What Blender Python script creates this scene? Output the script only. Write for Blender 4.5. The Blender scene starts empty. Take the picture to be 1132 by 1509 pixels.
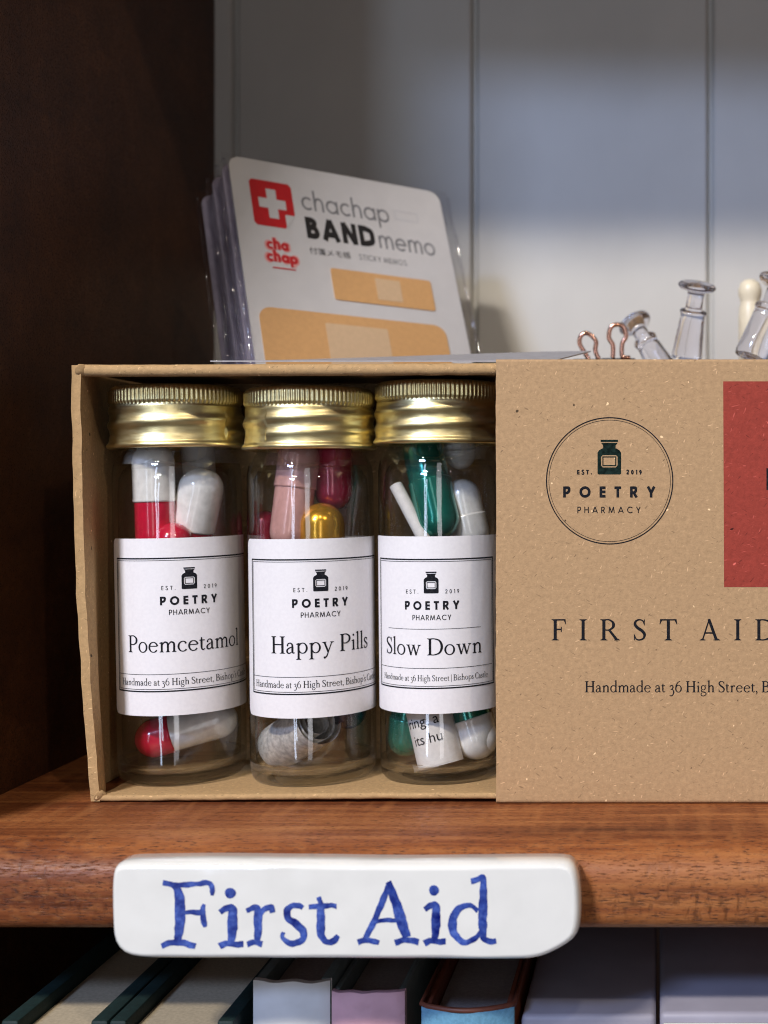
import bpy, bmesh, math, random
from mathutils import Vector, Matrix, noise as mnoise
from mathutils.geometry import delaunay_2d_cdt
random.seed(7)
S = bpy.context.scene
C = S.collection
PI = math.pi
R = math.radians

# ------------------------------------------------------------------ camera
EYE = 0.0616            # eye height above the shelf top
F = 1850.0              # focal length in photo pixels (1132 x 1509)
PPX, PPY = 970.0, 720.0 # optical axis of the cropped photograph
Z0 = 0.24605            # distance from the lens to the front of the cardboard box
cd = bpy.data.cameras.new('camera'); cam = bpy.data.objects.new('camera', cd); C.objects.link(cam)
cam.location = (0, -Z0, EYE); cam.rotation_euler = (R(90), 0, 0)
cd.sensor_fit = 'VERTICAL'; cd.sensor_height = 36.0; cd.lens = F / 1509 * 36
cd.shift_x = (566 - PPX) / 1509; cd.shift_y = -(754.5 - PPY) / 1509
cd.clip_start = 0.01; cd.clip_end = 50
cd.dof.use_dof = True; cd.dof.focus_distance = 0.243; cd.dof.aperture_fstop = cd.lens / 2.4
S.camera = cam

def W(px, py, Z):
    return Vector(((px - PPX) / F * Z, Z - Z0, EYE + (PPY - py) / F * Z))

# ------------------------------------------------------------------ world and lamps
wd = bpy.data.worlds.new('World'); S.world = wd; wd.use_nodes = True
nt = wd.node_tree; nt.nodes.clear()
wo = nt.nodes.new('ShaderNodeOutputWorld'); bg = nt.nodes.new('ShaderNodeBackground')
tc = nt.nodes.new('ShaderNodeTexCoord'); nz = nt.nodes.new('ShaderNodeTexNoise')
nz.inputs['Scale'].default_value = 2.2; nz.inputs['Detail'].default_value = 2
cr = nt.nodes.new('ShaderNodeValToRGB')
cr.color_ramp.elements[0].position = 0.38; cr.color_ramp.elements[0].color = (0.055, 0.048, 0.046, 1)
cr.color_ramp.elements[1].position = 0.66; cr.color_ramp.elements[1].color = (0.38, 0.36, 0.37, 1)
nt.links.new(tc.outputs['Generated'], nz.inputs['Vector']); nt.links.new(nz.outputs['Fac'], cr.inputs['Fac'])
nt.links.new(cr.outputs['Color'], bg.inputs['Color']); nt.links.new(bg.outputs[0], wo.inputs[0])
bg.inputs['Strength'].default_value = 0.43

def lamp(name, az, el, dist, power, sx, sy, col, target=(-0.06, 0.0, 0.05)):
    d = bpy.data.lights.new(name, 'AREA'); d.shape = 'RECTANGLE'; d.size = sx; d.size_y = sy
    d.energy = power; d.color = col
    o = bpy.data.objects.new(name, d); C.objects.link(o)
    t = Vector(target)
    v = Vector((math.sin(R(az)) * math.cos(R(el)), -math.cos(R(az)) * math.cos(R(el)), math.sin(R(el))))
    o.location = t + v * dist
    o.rotation_euler = (-v).to_track_quat('-Z', 'Y').to_euler()
    return o
EDGE = (-0.03, -0.027, 0.262)      # nose of the upper shelf, whose shadow falls on the back boards
lamp('ceiling_lamp', -28, 36, 1.6, 24.5, 0.24, 0.06, (1.0, 0.90, 0.77), EDGE)
lamp('window_light', -28, 25, 1.8, 17.0, 0.34, 0.16, (0.45, 0.60, 1.0), EDGE)
lamp('doorway_light', -19, 4, 1.7, 3.4, 0.10, 1.2, (0.66, 0.78, 1.0))
lamp('fill_light', 9, 6, 1.8, 2.6, 0.26, 1.3, (0.97, 0.96, 1.0))  # added soft fill that brightens the bottle contents, not a lamp of the shop
lamp('shop_spot', 6, 46, 1.9, 3.5, 0.05, 0.05, (1.0, 0.9, 0.76))
lamp('shop_spot', 34, 40, 2.2, 5.5, 0.05, 0.05, (1.0, 0.86, 0.7))

S.view_settings.view_transform = 'Standard'; S.view_settings.look = 'None'
S.view_settings.exposure = 0.0; S.view_settings.gamma = 1.0; S.view_settings.use_curve_mapping = False
cy = S.cycles
cy.filter_width = 1.05
cy.use_denoising = True; cy.max_bounces = 16; cy.transparent_max_bounces = 24
cy.transmission_bounces = 12; cy.glossy_bounces = 6; cy.diffuse_bounces = 4
cy.caustics_reflective = False; cy.caustics_refractive = True; cy.blur_glossy = 0.5
cy.sample_clamp_indirect = 4.0

# ------------------------------------------------------------------ materials
class NT:
    def __init__(s, name):
        s.m = bpy.data.materials.new(name); s.m.use_nodes = True
        s.t = s.m.node_tree; s.t.nodes.clear()
        s.out = s.t.nodes.new('ShaderNodeOutputMaterial')
        s._tc = None
    def n(s, typ, **kw):
        nd = s.t.nodes.new('ShaderNode' + typ)
        for k, v in kw.items(): setattr(nd, k, v)
        return nd
    def l(s, a, b): s.t.links.new(a, b)
    def coord(s, scale=(1, 1, 1), rot=(0, 0, 0), off=(0, 0, 0)):
        if s._tc is None: s._tc = s.n('TexCoord')
        m = s.n('Mapping')
        if any(rot): m.vector_type = 'TEXTURE'; scale = tuple(1 / q for q in scale)
        m.inputs['Scale'].default_value = scale; m.inputs['Rotation'].default_value = rot
        m.inputs['Location'].default_value = off
        s.l(s._tc.outputs['Object'], m.inputs['Vector']); return m.outputs['Vector']
    def noise(s, scale=(1, 1, 1), detail=3, rough=.55, rot=(0, 0, 0), off=(0, 0, 0), dist=0):
        q = s.n('TexNoise'); q.inputs['Scale'].default_value = 1; q.inputs['Detail'].default_value = detail
        q.inputs['Roughness'].default_value = rough; q.inputs['Distortion'].default_value = dist
        s.l(s.coord(scale, rot, off), q.inputs['Vector']); return q.outputs['Fac']
    def ramp(s, fac, stops):
        r = s.n('ValToRGB'); e = r.color_ramp.elements
        while len(e) < len(stops): e.new(0.5)
        for el, (p, c) in zip(e, stops):
            el.position = p; el.color = (*c, 1) if len(c) == 3 else c
        s.l(fac, r.inputs['Fac']); return r.outputs['Color']
    def mask(s, fac, a, b):
        return s.ramp(fac, [(a, (0, 0, 0)), (b, (1, 1, 1))])
    def mix(s, fac, a, b, mode='MIX'):
        m = s.n('Mix', data_type='RGBA', blend_type=mode)
        if isinstance(fac, (int, float)): m.inputs[0].default_value = fac
        else: s.l(fac, m.inputs[0])
        for v, i in ((a, 6), (b, 7)):
            if isinstance(v, tuple): m.inputs[i].default_value = (*v, 1)
            else: s.l(v, m.inputs[i])
        return m.outputs[2]
    def math(s, op, a, b=0.0, c=None):
        m = s.n('Math', operation=op)
        for i, v in enumerate((a, b) if c is None else (a, b, c)):
            if isinstance(v, (int, float)): m.inputs[i].default_value = v
            else: s.l(v, m.inputs[i])
        return m.outputs[0]
    def bump(s, h, dist, strength=1.0):
        b = s.n('Bump'); b.inputs['Distance'].default_value = dist; b.inputs['Strength'].default_value = strength
        s.l(h, b.inputs['Height']); return b.outputs['Normal']
    def principled(s, col, rough=.5, normal=None, **kw):
        p = s.n('BsdfPrincipled')
        if isinstance(col, tuple): p.inputs['Base Color'].default_value = (*col, 1)
        else: s.l(col, p.inputs['Base Color'])
        if isinstance(rough, (int, float)): p.inputs['Roughness'].default_value = rough
        else: s.l(rough, p.inputs['Roughness'])
        if normal is not None: s.l(normal, p.inputs['Normal'])
        for k, v in kw.items():
            k = k.replace('_', ' ')
            if isinstance(v, (int, float, tuple)): p.inputs[k].default_value = v
            else: s.l(v, p.inputs[k])
        s.l(p.outputs[0], s.out.inputs[0]); return p
    def done(s): return s.m

def simple(name, col, rough=.5, var=.08, scale=400, bump=0, **kw):
    t = NT(name)
    f = t.noise((scale,) * 3, 3)
    c = t.mix(t.mask(f, .35, .65), tuple(x * (1 - var) for x in col), tuple(min(1, x * (1 + var)) for x in col))
    nrm = t.bump(f, bump) if bump else None
    t.principled(c, rough, nrm, **kw); return t.done()

def kraft(name, base, seed=0.0):
    t = NT(name)
    o = (seed, seed * .7, seed * 1.3)
    big = t.noise((60, 60, 60), 3, .5, off=o)
    fine = t.noise((1050, 1050, 1050), 4, .75, off=o)
    med = t.noise((420, 420, 420), 3, .6, off=o)
    d = tuple(x * .79 for x in base); li = tuple(min(1, x * 1.15) for x in base)
    c = t.mix(t.mask(fine, .33, .68), d, li)
    c = t.mix(t.mask(med, .3, .7), c, t.mix(.5, c, tuple(x * .90 for x in base)))
    c = t.mix(t.math('MULTIPLY', big, .28), c, tuple(x * .80 for x in base))
    for k, (ry, sx, lo, hi, col) in enumerate([(.5, 520, .68, .73, tuple(x * .6 for x in base)), (-.8, 600, .685, .74, tuple(x * .55 for x in base)),
                                  (1.9, 600, .685, .74, tuple(min(1, x * 1.4 + .02) for x in base)), (-.2, 600, .685, .74, tuple(min(1, x * 1.4 + .02) for x in base))]):
        fb = t.noise((sx, 2400, 2400), 1.5, .5, rot=(0, ry, 0), off=(k * 3.1 + seed, k, 0))
        c = t.mix(t.mask(fb, lo, hi), c, col)
    sp = t.noise((620, 620, 620), 1, .4, off=(9 + seed, 2, 4))
    c = t.mix(t.mask(sp, .765, .80), c, tuple(x * .16 for x in base))
    sp2 = t.noise((760, 760, 760), 1, .4, off=(3, 12 + seed, 4))
    c = t.mix(t.mask(sp2, .765, .80), c, tuple(min(1, x * 2.1 + .05) for x in base))
    t.principled(c, .78, t.bump(t.math('ADD', fine, med), .00011, .9), Specular_IOR_Level=.25); return t.done()

def wood(name, stops, pore, px=230, py=2300, rough=.36, cut=(.56, .66), lattice=False):
    t = NT(name)
    warp = t.noise((9, 55, 55), 3, .55, dist=.6)
    grain = t.noise((26, 520, 520), 4, .62, dist=.35)
    f = t.math('ADD', t.math('MULTIPLY', warp, .55), t.math('MULTIPLY', grain, .45))
    c = t.ramp(f, stops)
    fl = t.noise((px, py, py), 2, .55)
    m = t.mask(fl, *cut)
    fine = t.noise((700, 3200, 3200), 2, .6, off=(4, 1, 2))
    c = t.mix(t.math('MULTIPLY', t.mask(fine, .55, .72), .35), c, pore)
    c = t.mix(t.math('MULTIPLY', m, .8), c, pore)
    h = t.math('SUBTRACT', grain, t.math('MULTIPLY', m, 1.2))
    if lattice:
        v1 = t.noise((1250, 120, 420), 2, .5, off=(7, 3, 1)); v2 = t.noise((300, 120, 2300), 2, .5, off=(3, 8, 2))
        reg = t.mask(t.noise((45, 10, 200), 2, .5, off=(1, 9, 4)), .36, .60)
        gn = t.n('TexCoord'); sx_ = t.n('SeparateXYZ'); t.l(gn.outputs['Normal'], sx_.inputs[0])
        reg = t.math('MULTIPLY', reg, t.mask(t.math('MULTIPLY', sx_.outputs[1], -1.0), .45, .85))
        mm = t.math('MULTIPLY', t.math('MAXIMUM', t.mask(v1, .50, .68), t.mask(v2, .52, .68)), reg)
        c = t.mix(t.math('MULTIPLY', mm, .55), c, pore); h = t.math('SUBTRACT', h, t.math('MULTIPLY', mm, .9))
        chat = t.noise((330, 60, 1300), 2, .5, off=(2, 5, 8))
        c = t.mix(t.math('MULTIPLY', t.mask(chat, .5, .72), .35), c, stops[-1][1])
    t.principled(c, t.ramp(fl, [(.3, (rough,) * 3), (.7, (min(1, rough + .25),) * 3)]), t.bump(h, .00010, .6), Specular_IOR_Level=.3)
    return t.done()

M = {}
M['shelf'] = wood('mahogany', [(.34, (.100, .026, .009)), (.46, (.205, .060, .019)), (.54, (.305, .102, .031)), (.66, (.45, .18, .058))], (.026, .008, .0045), px=620, py=4200, cut=(.58, .68), lattice=True)
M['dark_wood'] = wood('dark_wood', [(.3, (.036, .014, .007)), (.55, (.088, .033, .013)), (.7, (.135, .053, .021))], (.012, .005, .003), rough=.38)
M['kraft'] = kraft('kraft_card', (.49, .315, .165))
M['kraft_tray'] = kraft('kraft_tray_card', (.50, .32, .15), 5.0)
t = NT('grey_paint'); br = t.noise((900, 900, 26), 3, .6); bl = t.noise((22, 22, 16), 4, .6)
t.principled(t.mix(t.mask(bl, .3, .7), (.51, .50, .465), (.58, .57, .53)), .5, t.bump(br, .00007, .5)); M['grey_paint'] = t.done()
M['red_card'] = kraft('red_card', (.345, .052, .034), 2.0)
t = NT('black_ink'); f = t.noise((2500,) * 3, 2)
t.principled(t.mix(t.mask(f, .5, .8), (.012, .013, .017), (.035, .035, .038)), .7, Specular_IOR_Level=.04); M['ink'] = t.done()
M['green_ink'] = simple('dark_green_ink', (.010, .021, .017), .7, .5, 1200, Specular_IOR_Level=.04)
t = NT('label_paper'); t.principled(t.mix(t.mask(t.noise((1400,) * 3, 3), .3, .7), (.80, .785, .80), (.85, .835, .845)), .5, t.bump(t.noise((110, 110, 45), 3), .00045, .6)); M['label'] = t.done()
M['white'] = simple('white_card', (.62, .60, .57), .35, .02, 200)
M['card_grey'] = simple('grey_print', (.20, .20, .20), .4, .05)
M['card_lightgrey'] = simple('pale_grey_print', (.55, .54, .53), .4, .03)
M['card_black'] = simple('black_print', (.02, .02, .02), .4, .1)
M['card_red'] = simple('red_print', (.55, .02, .025), .35, .05)
M['card_pink'] = simple('pink_print', (.72, .33, .30), .4, .05)
M['plaster'] = simple('tan_plaster_print', (.66, .37, .15), .42, .035, 900)
M['plaster_pad'] = simple('pale_pad_print', (.66, .46, .27), .42, .03, 900)
M['sleeve_edge'] = simple('clear_sleeve_edge', (.36, .33, .42), .3, .25, 120)
def glassy(name, tint, edge, wav=.00012, wscale=150, spec_rough=.02, f0=.075):
    t = NT(name)
    lw = t.n('LayerWeight'); lw.inputs['Blend'].default_value = .5
    nn = t.noise((wscale, wscale, wscale * .5), 2)
    nrm = t.bump(nn, wav)
    fac = lw.outputs['Facing']
    p5 = t.math('POWER', fac, 4.0)
    sch = t.math('ADD', t.math('MULTIPLY', p5, .8), f0)
    tr = t.n('BsdfTransparent'); gl = t.n('BsdfGlossy'); gl.inputs['Roughness'].default_value = spec_rough
    t.l(t.mix(t.math('POWER', fac, 3.5), tint, edge), tr.inputs[0]); t.l(nrm, gl.inputs['Normal'])
    mx = t.n('MixShader'); t.l(sch, mx.inputs[0]); t.l(tr.outputs[0], mx.inputs[1]); t.l(gl.outputs[0], mx.inputs[2])
    t.l(mx.outputs[0], t.out.inputs[0]); return t.done()
M['thin_glass'] = glassy('thin_glass', (.992, .994, .990), (.50, .54, .52))
M['plastic_film'] = glassy('clear_film', (.97, .97, .98), (.75, .75, .8), .0006, 150, .05, .05)
for nm_, clear_ in (('solid_glass', .38), ('neck_glass', .74)):
    t = NT(nm_); p = t.principled((.985, .99, .985), .0, t.bump(t.noise((240, 240, 240), 2), .00006), Transmission_Weight=1.0, IOR=1.47)
    tr_ = t.n('BsdfTransparent'); tr_.inputs[0].default_value = (.985, .99, .985, 1); mx_ = t.n('MixShader'); mx_.inputs[0].default_value = clear_
    t.l(p.outputs[0], mx_.inputs[1]); t.l(tr_.outputs[0], mx_.inputs[2]); t.l(mx_.outputs[0], t.out.inputs[0]); M[nm_] = t.done()
t = NT('clear_plastic'); p = t.principled((.93, .92, .985), .03, None, Transmission_Weight=1.0, IOR=1.46); M['clear_plastic'] = t.done()
t = NT('gold_cap'); fz = t.noise((260, 260, 1500), 3, .6)
t.principled(t.mix(t.mask(fz, .3, .7), (.88, .72, .34), (.96, .84, .47)), t.ramp(fz, [(.3, (.32,) * 3), (.7, (.42,) * 3)]), t.bump(t.noise((400, 400, 900), 3), .00003), Metallic=1.0); M['gold'] = t.done()
t = NT('gold_pearl'); t.principled((.80, .42, .03), .22, None, Metallic=.75, Coat_Weight=.6, Coat_Roughness=.05); M['gold_pearl'] = t.done()
def gel(name, col, rough=.18, metal=0.0, coat=.7, var=.12):
    t = NT(name); f = t.noise((500, 500, 500), 3)
    t.principled(t.mix(t.mask(f, .3, .7), tuple(x * (1 - var) for x in col), tuple(min(1, x * (1 + var)) for x in col)), rough, t.bump(f, .00003), Metallic=metal, Coat_Weight=coat, Coat_Roughness=.06)
    return t.done()
M['gel_red'] = gel('red_gel', (.62, .010, .045))
M['gel_white'] = gel('white_gel', (.88, .86, .82))
M['gel_pearl'] = gel('pearl_white_gel', (.80, .78, .74), .25, .15)
M['gel_pink'] = gel('pink_gel', (.74, .40, .36), .25, .2)
M['gel_ruby'] = gel('ruby_gel', (.42, .012, .055), .2, .25)
M['gel_green'] = gel('emerald_gel', (.004, .215, .16), .2, .6)
M['gel_navy'] = gel('navy_gel', (.01, .012, .04), .2, .2)
M['paper'] = simple('scroll_paper', (.76, .73, .70), .7, .06, 700, .00003)
M['scroll_grey'] = simple('grey_scroll_paper', (.58, .55, .51), .7, .25, 900, .00003)  # greyer and more mottled than the other scroll paper
t = NT('porcelain'); nz_ = t.noise((70, 70, 70), 2)
t.principled(t.mix(t.mask(t.noise((160,) * 3, 4), .4, .75), (.83, .83, .785), (.79, .79, .745)), .12, t.bump(nz_, .0009, .5), Coat_Weight=.6, Coat_Roughness=.04); M['porcelain'] = t.done()
t = NT('cobalt_glaze'); f = t.noise((330, 330, 330), 3, .6); f2 = t.noise((1500,) * 3, 2)
t.principled(t.mix(t.mask(f, .33, .66), (.004, .010, .15), t.mix(t.mask(f2, .3, .7), (.035, .08, .40), (.11, .19, .58))), .12, None, Coat_Weight=.5); M['cobalt'] = t.done()
t = NT('rose_gold'); t.principled((.80, .43, .31), .16, None, Metallic=1.0); M['rose_gold'] = t.done()
M['cream'] = simple('cream_lacquer', (.78, .70, .52), .35, .03)
M['pages_cream'] = simple('cream_page_block', (.44, .375, .265), .8, .10, 1500, .00004)
M['pages_shaded'] = simple('page_block', (.30, .27, .26), .8, .12, 1500, .00004)  # greyed base colour that holds the shade on the page tops
M['book_green'] = simple('dark_green_cloth', (.007, .021, .020), .6, .2, 1500, .00004)
M['book_white'] = simple('white_jacket', (.72, .71, .70), .4, .05, 120, .0004)
M['book_teal'] = simple('grey_teal_board', (.11, .14, .14), .5, .1)
M['book_pink'] = simple('pink_jacket', (.64, .37, .42), .45, .08, 150, .0005)
M['book_blue'] = simple('blue_cloth', (.14, .34, .50), .55, .12, 1500, .00005)
M['book_brown'] = simple('russet_leather', (.15, .042, .022), .5, .15)
M['box_lilac'] = simple('lilac_grey_paper', (.31, .30, .365), .5, .05, 90)
M['box_cream'] = simple('cream_paper', (.74, .71, .65), .5, .04)
M['black_metal'] = simple('black_metal', (.02, .018, .018), .35, .1)
M['leaflet_shade'] = simple('shaded_leaflet_paper', (.34, .33, .34), .5, .1)  # mid grey blends pale paper with its shaded underside

# ------------------------------------------------------------------ object helpers
def thing(name, label, cat, loc, group=None):
    o = bpy.data.objects.new(name, None); C.objects.link(o); o.location = loc; o.empty_display_size = .005
    o['label'] = label; o['category'] = cat
    if group: o['group'] = group
    return o
def tag(o, label, cat, group=None):
    o['label'] = label; o['category'] = cat
    if group: o['group'] = group
    return o
def world_loc(o):
    v = Vector(o.location)
    while o.parent: o = o.parent; v += Vector(o.location)
    return v
def obj(name, verts, faces, mats, parent=None, smooth=False, fm=None, origin=None):
    base = world_loc(parent) if parent else (Vector(origin) if origin is not None else Vector((0, 0, 0)))
    me = bpy.data.meshes.new(name)
    me.from_pydata([tuple(Vector(v) - base) for v in verts], [], [tuple(f) for f in faces])
    for m in (mats if isinstance(mats, (list, tuple)) else [mats]): me.materials.append(M[m])
    if fm: me.polygons.foreach_set('material_index', fm)
    if smooth: me.polygons.foreach_set('use_smooth', [True] * len(me.polygons))
    me.update()
    o = bpy.data.objects.new(name, me); C.objects.link(o)
    if parent: o.parent = parent
    else: o.location = base
    return o
def sharp(o, ang=35):
    bm = bmesh.new(); bm.from_mesh(o.data)
    for e in bm.edges:
        if len(e.link_faces) == 2 and e.calc_face_angle(0) > R(ang): e.smooth = False
    bm.to_mesh(o.data); bm.free(); return o
def fixn(o):
    bm = bmesh.new(); bm.from_mesh(o.data); bmesh.ops.recalc_face_normals(bm, faces=bm.faces); bm.to_mesh(o.data); bm.free(); return o

class MB:
    def __init__(s): s.v = []; s.f = []; s.m = []
    def add(s, v, f, m=0):
        b = len(s.v); s.v += [Vector(x) for x in v]; s.f += [tuple(i + b for i in q) for q in f]; s.m += [m] * len(f)
    def box(s, x0, x1, y0, y1, z0, z1, bev=0.0, m=0, seg=2):
        bm = bmesh.new(); bmesh.ops.create_cube(bm, size=1)
        for v in bm.verts: v.co = ((x0 + x1) / 2 + v.co.x * (x1 - x0), (y0 + y1) / 2 + v.co.y * (y1 - y0), (z0 + z1) / 2 + v.co.z * (z1 - z0))
        if bev: bmesh.ops.bevel(bm, geom=list(bm.edges), offset=bev, segments=seg, affect='EDGES', profile=.5)
        bm.verts.index_update()
        s.add([v.co.copy() for v in bm.verts], [[v.index for v in f.verts] for f in bm.faces], m); bm.free()
    def lathe(s, prof, n=64, mat=Matrix.Identity(4), close0=False, close1=False, rfun=None, m=0, mfun=None):
        b = len(s.v)
        for i, (r, z) in enumerate(prof):
            for k in range(n):
                a = 2 * PI * k / n; rr = r if rfun is None else rfun(r, z, a)
                s.v.append(mat @ Vector((rr * math.cos(a), rr * math.sin(a), z)))
        for i in range(len(prof) - 1):
            for k in range(n):
                k2 = (k + 1) % n
                s.f.append((b + i * n + k, b + i * n + k2, b + (i + 1) * n + k2, b + (i + 1) * n + k))
                s.m.append(m if mfun is None else mfun(i))
        if close0: s.f.append(tuple(b + k for k in reversed(range(n)))); s.m.append(m if mfun is None else mfun(0))
        if close1: s.f.append(tuple(b + (len(prof) - 1) * n + k for k in range(n))); s.m.append(m if mfun is None else mfun(len(prof) - 2))
    def tube(s, pts, r, n=10, m=0):
        pts = [Vector(p) for p in pts]; b = len(s.v); up = None
        for i, p in enumerate(pts):
            d = (pts[min(i + 1, len(pts) - 1)] - pts[max(i - 1, 0)]).normalized()
            if up is None: up = d.orthogonal().normalized()
            up = (up - d * up.dot(d)).normalized(); sd = d.cross(up)
            for k in range(n):
                a = 2 * PI * k / n; s.v.append(p + up * (r * math.cos(a)) + sd * (r * math.sin(a)))
        for i in range(len(pts) - 1):
            for k in range(n):
                k2 = (k + 1) % n; s.f.append((b + i * n + k, b + i * n + k2, b + (i + 1) * n + k2, b + (i + 1) * n + k)); s.m.append(m)
        s.f.append(tuple(b + k for k in reversed(range(n)))); s.m.append(m)
        s.f.append(tuple(b + (len(pts) - 1) * n + k for k in range(n))); s.m.append(m)
    def obj(s, name, mats, parent=None, smooth=False, origin=None, sharp_at=None):
        o = obj(name, s.v, s.f, mats, parent, smooth, s.m, origin)
        if sharp_at: sharp(o, sharp_at)
        return o

def catmull(pts, n=8):
    pts = [Vector(p) for p in pts]; out = []
    P = [pts[0] * 2 - pts[1]] + pts + [pts[-1] * 2 - pts[-2]]
    for i in range(1, len(P) - 2):
        a, b, c, d = P[i - 1:i + 3]
        for k in range(n):
            u = k / n
            out.append(.5 * ((2 * b) + (c - a) * u + (2 * a - 5 * b + 4 * c - d) * u * u + (3 * b - 3 * c + d - a) * u ** 3))
    out.append(P[-2]); return out

# ------------------------------------------------------------------ stroke lettering
# units: capital height 100.  a glyph is a list of convex polygons, united with a triangulation.
WT = 1.08
def st(pts, w):            # straight pieces or dense polyline; w constant or per point
    ws = w if isinstance(w, (list, tuple)) else [w] * len(pts)
    ws = [w_ * WT if w_ > 7 else w_ * WT + .9 for w_ in ws]
    L, Rr = [], []
    for i, p in enumerate(pts):
        a = Vector(pts[max(i - 1, 0)][:2]); b = Vector(pts[min(i + 1, len(pts) - 1)][:2]); d = (b - a).normalized(); nn = Vector((-d.y, d.x))
        q = Vector(p[:2]); L.append(q + nn * ws[i] / 2); Rr.append(q - nn * ws[i] / 2)
    return [q for i in range(len(pts) - 1) for q in ([Rr[i], Rr[i + 1], L[i + 1]], [Rr[i], L[i + 1], L[i]])]
def cu(pts):               # smooth curve through (x, y, width)
    q = catmull([(p[0], p[1], p[2]) for p in pts], 7)
    return st([(v.x, v.y) for v in q], [max(v.z, 1) for v in q])
def arc(cx, cy, rx, ry, a0, a1, thin, thick, n=30):
    pts, ws = [], []
    for i in range(n + 1):
        a = R(a0 + (a1 - a0) * i / n); pts.append((cx + rx * math.cos(a), cy + ry * math.sin(a)))
        ws.append(thin + (thick - thin) * abs(math.cos(a)) ** 1.6)
    return st(pts, ws)
def dot(x, y, r, n=12): return [[Vector((x + r * math.cos(2 * PI * k / n), y + r * math.sin(2 * PI * k / n))) for k in range(n)]]
def pg(*pts): return [[Vector(p) for p in pts]]
def foot(x, y, Wd, s, up=True, t=3.2, b=5):
    k = 1 if up else -1
    return pg((x - Wd / 2, y), (x + Wd / 2, y), (x + Wd / 2, y + k * t), (x - Wd / 2, y + k * t)) + \
           pg((x - Wd / 2 + 3, y + k * t * .9), (x + Wd / 2 - 3, y + k * t * .9), (x + s / 2, y + k * (t + b)), (x - s / 2, y + k * (t + b)))
def flag(x, y, s): return pg((x + s / 2, y), (x - s / 2 - 9, y - 6), (x - s / 2 - 9, y - 9), (x - s / 2, y - 11), (x + s / 2, y - 11))
cs, ls, th = 13.5, 11, 5.6
def stemc(x, y0=0, y1=100, Wd=34): return st([(x, y0 + 1), (x, y1 - 1)], cs) + foot(x, y0, Wd, cs) + foot(x, y1, Wd, cs, False)
def steml(x, y1, y0=0, Wd=27): return st([(x, y0 + 1), (x, y1 - 2)], ls) + foot(x, y0, Wd, ls) + flag(x, y1, ls)
def arch(x, xr): return cu([(x + 2, 40, 4), (x + 10, 53, 5.5), (x + (xr - x) * .55, 60, 8), (xr - 3, 54, 10), (xr, 42, ls), (xr, 22, ls), (xr, 1, ls)]) + foot(xr, 0, 26, ls)
def Pb(x, top=97, mid=47, w=50): return cu([(x, top, 4), (x + w * .5, top + 1, 5), (x + w * .9, top - 10, 10), (x + w, (top + mid) / 2, 13), (x + w * .9, mid + 10, 10), (x + w * .5, mid - 1, 5), (x, mid, 4)])
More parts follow.
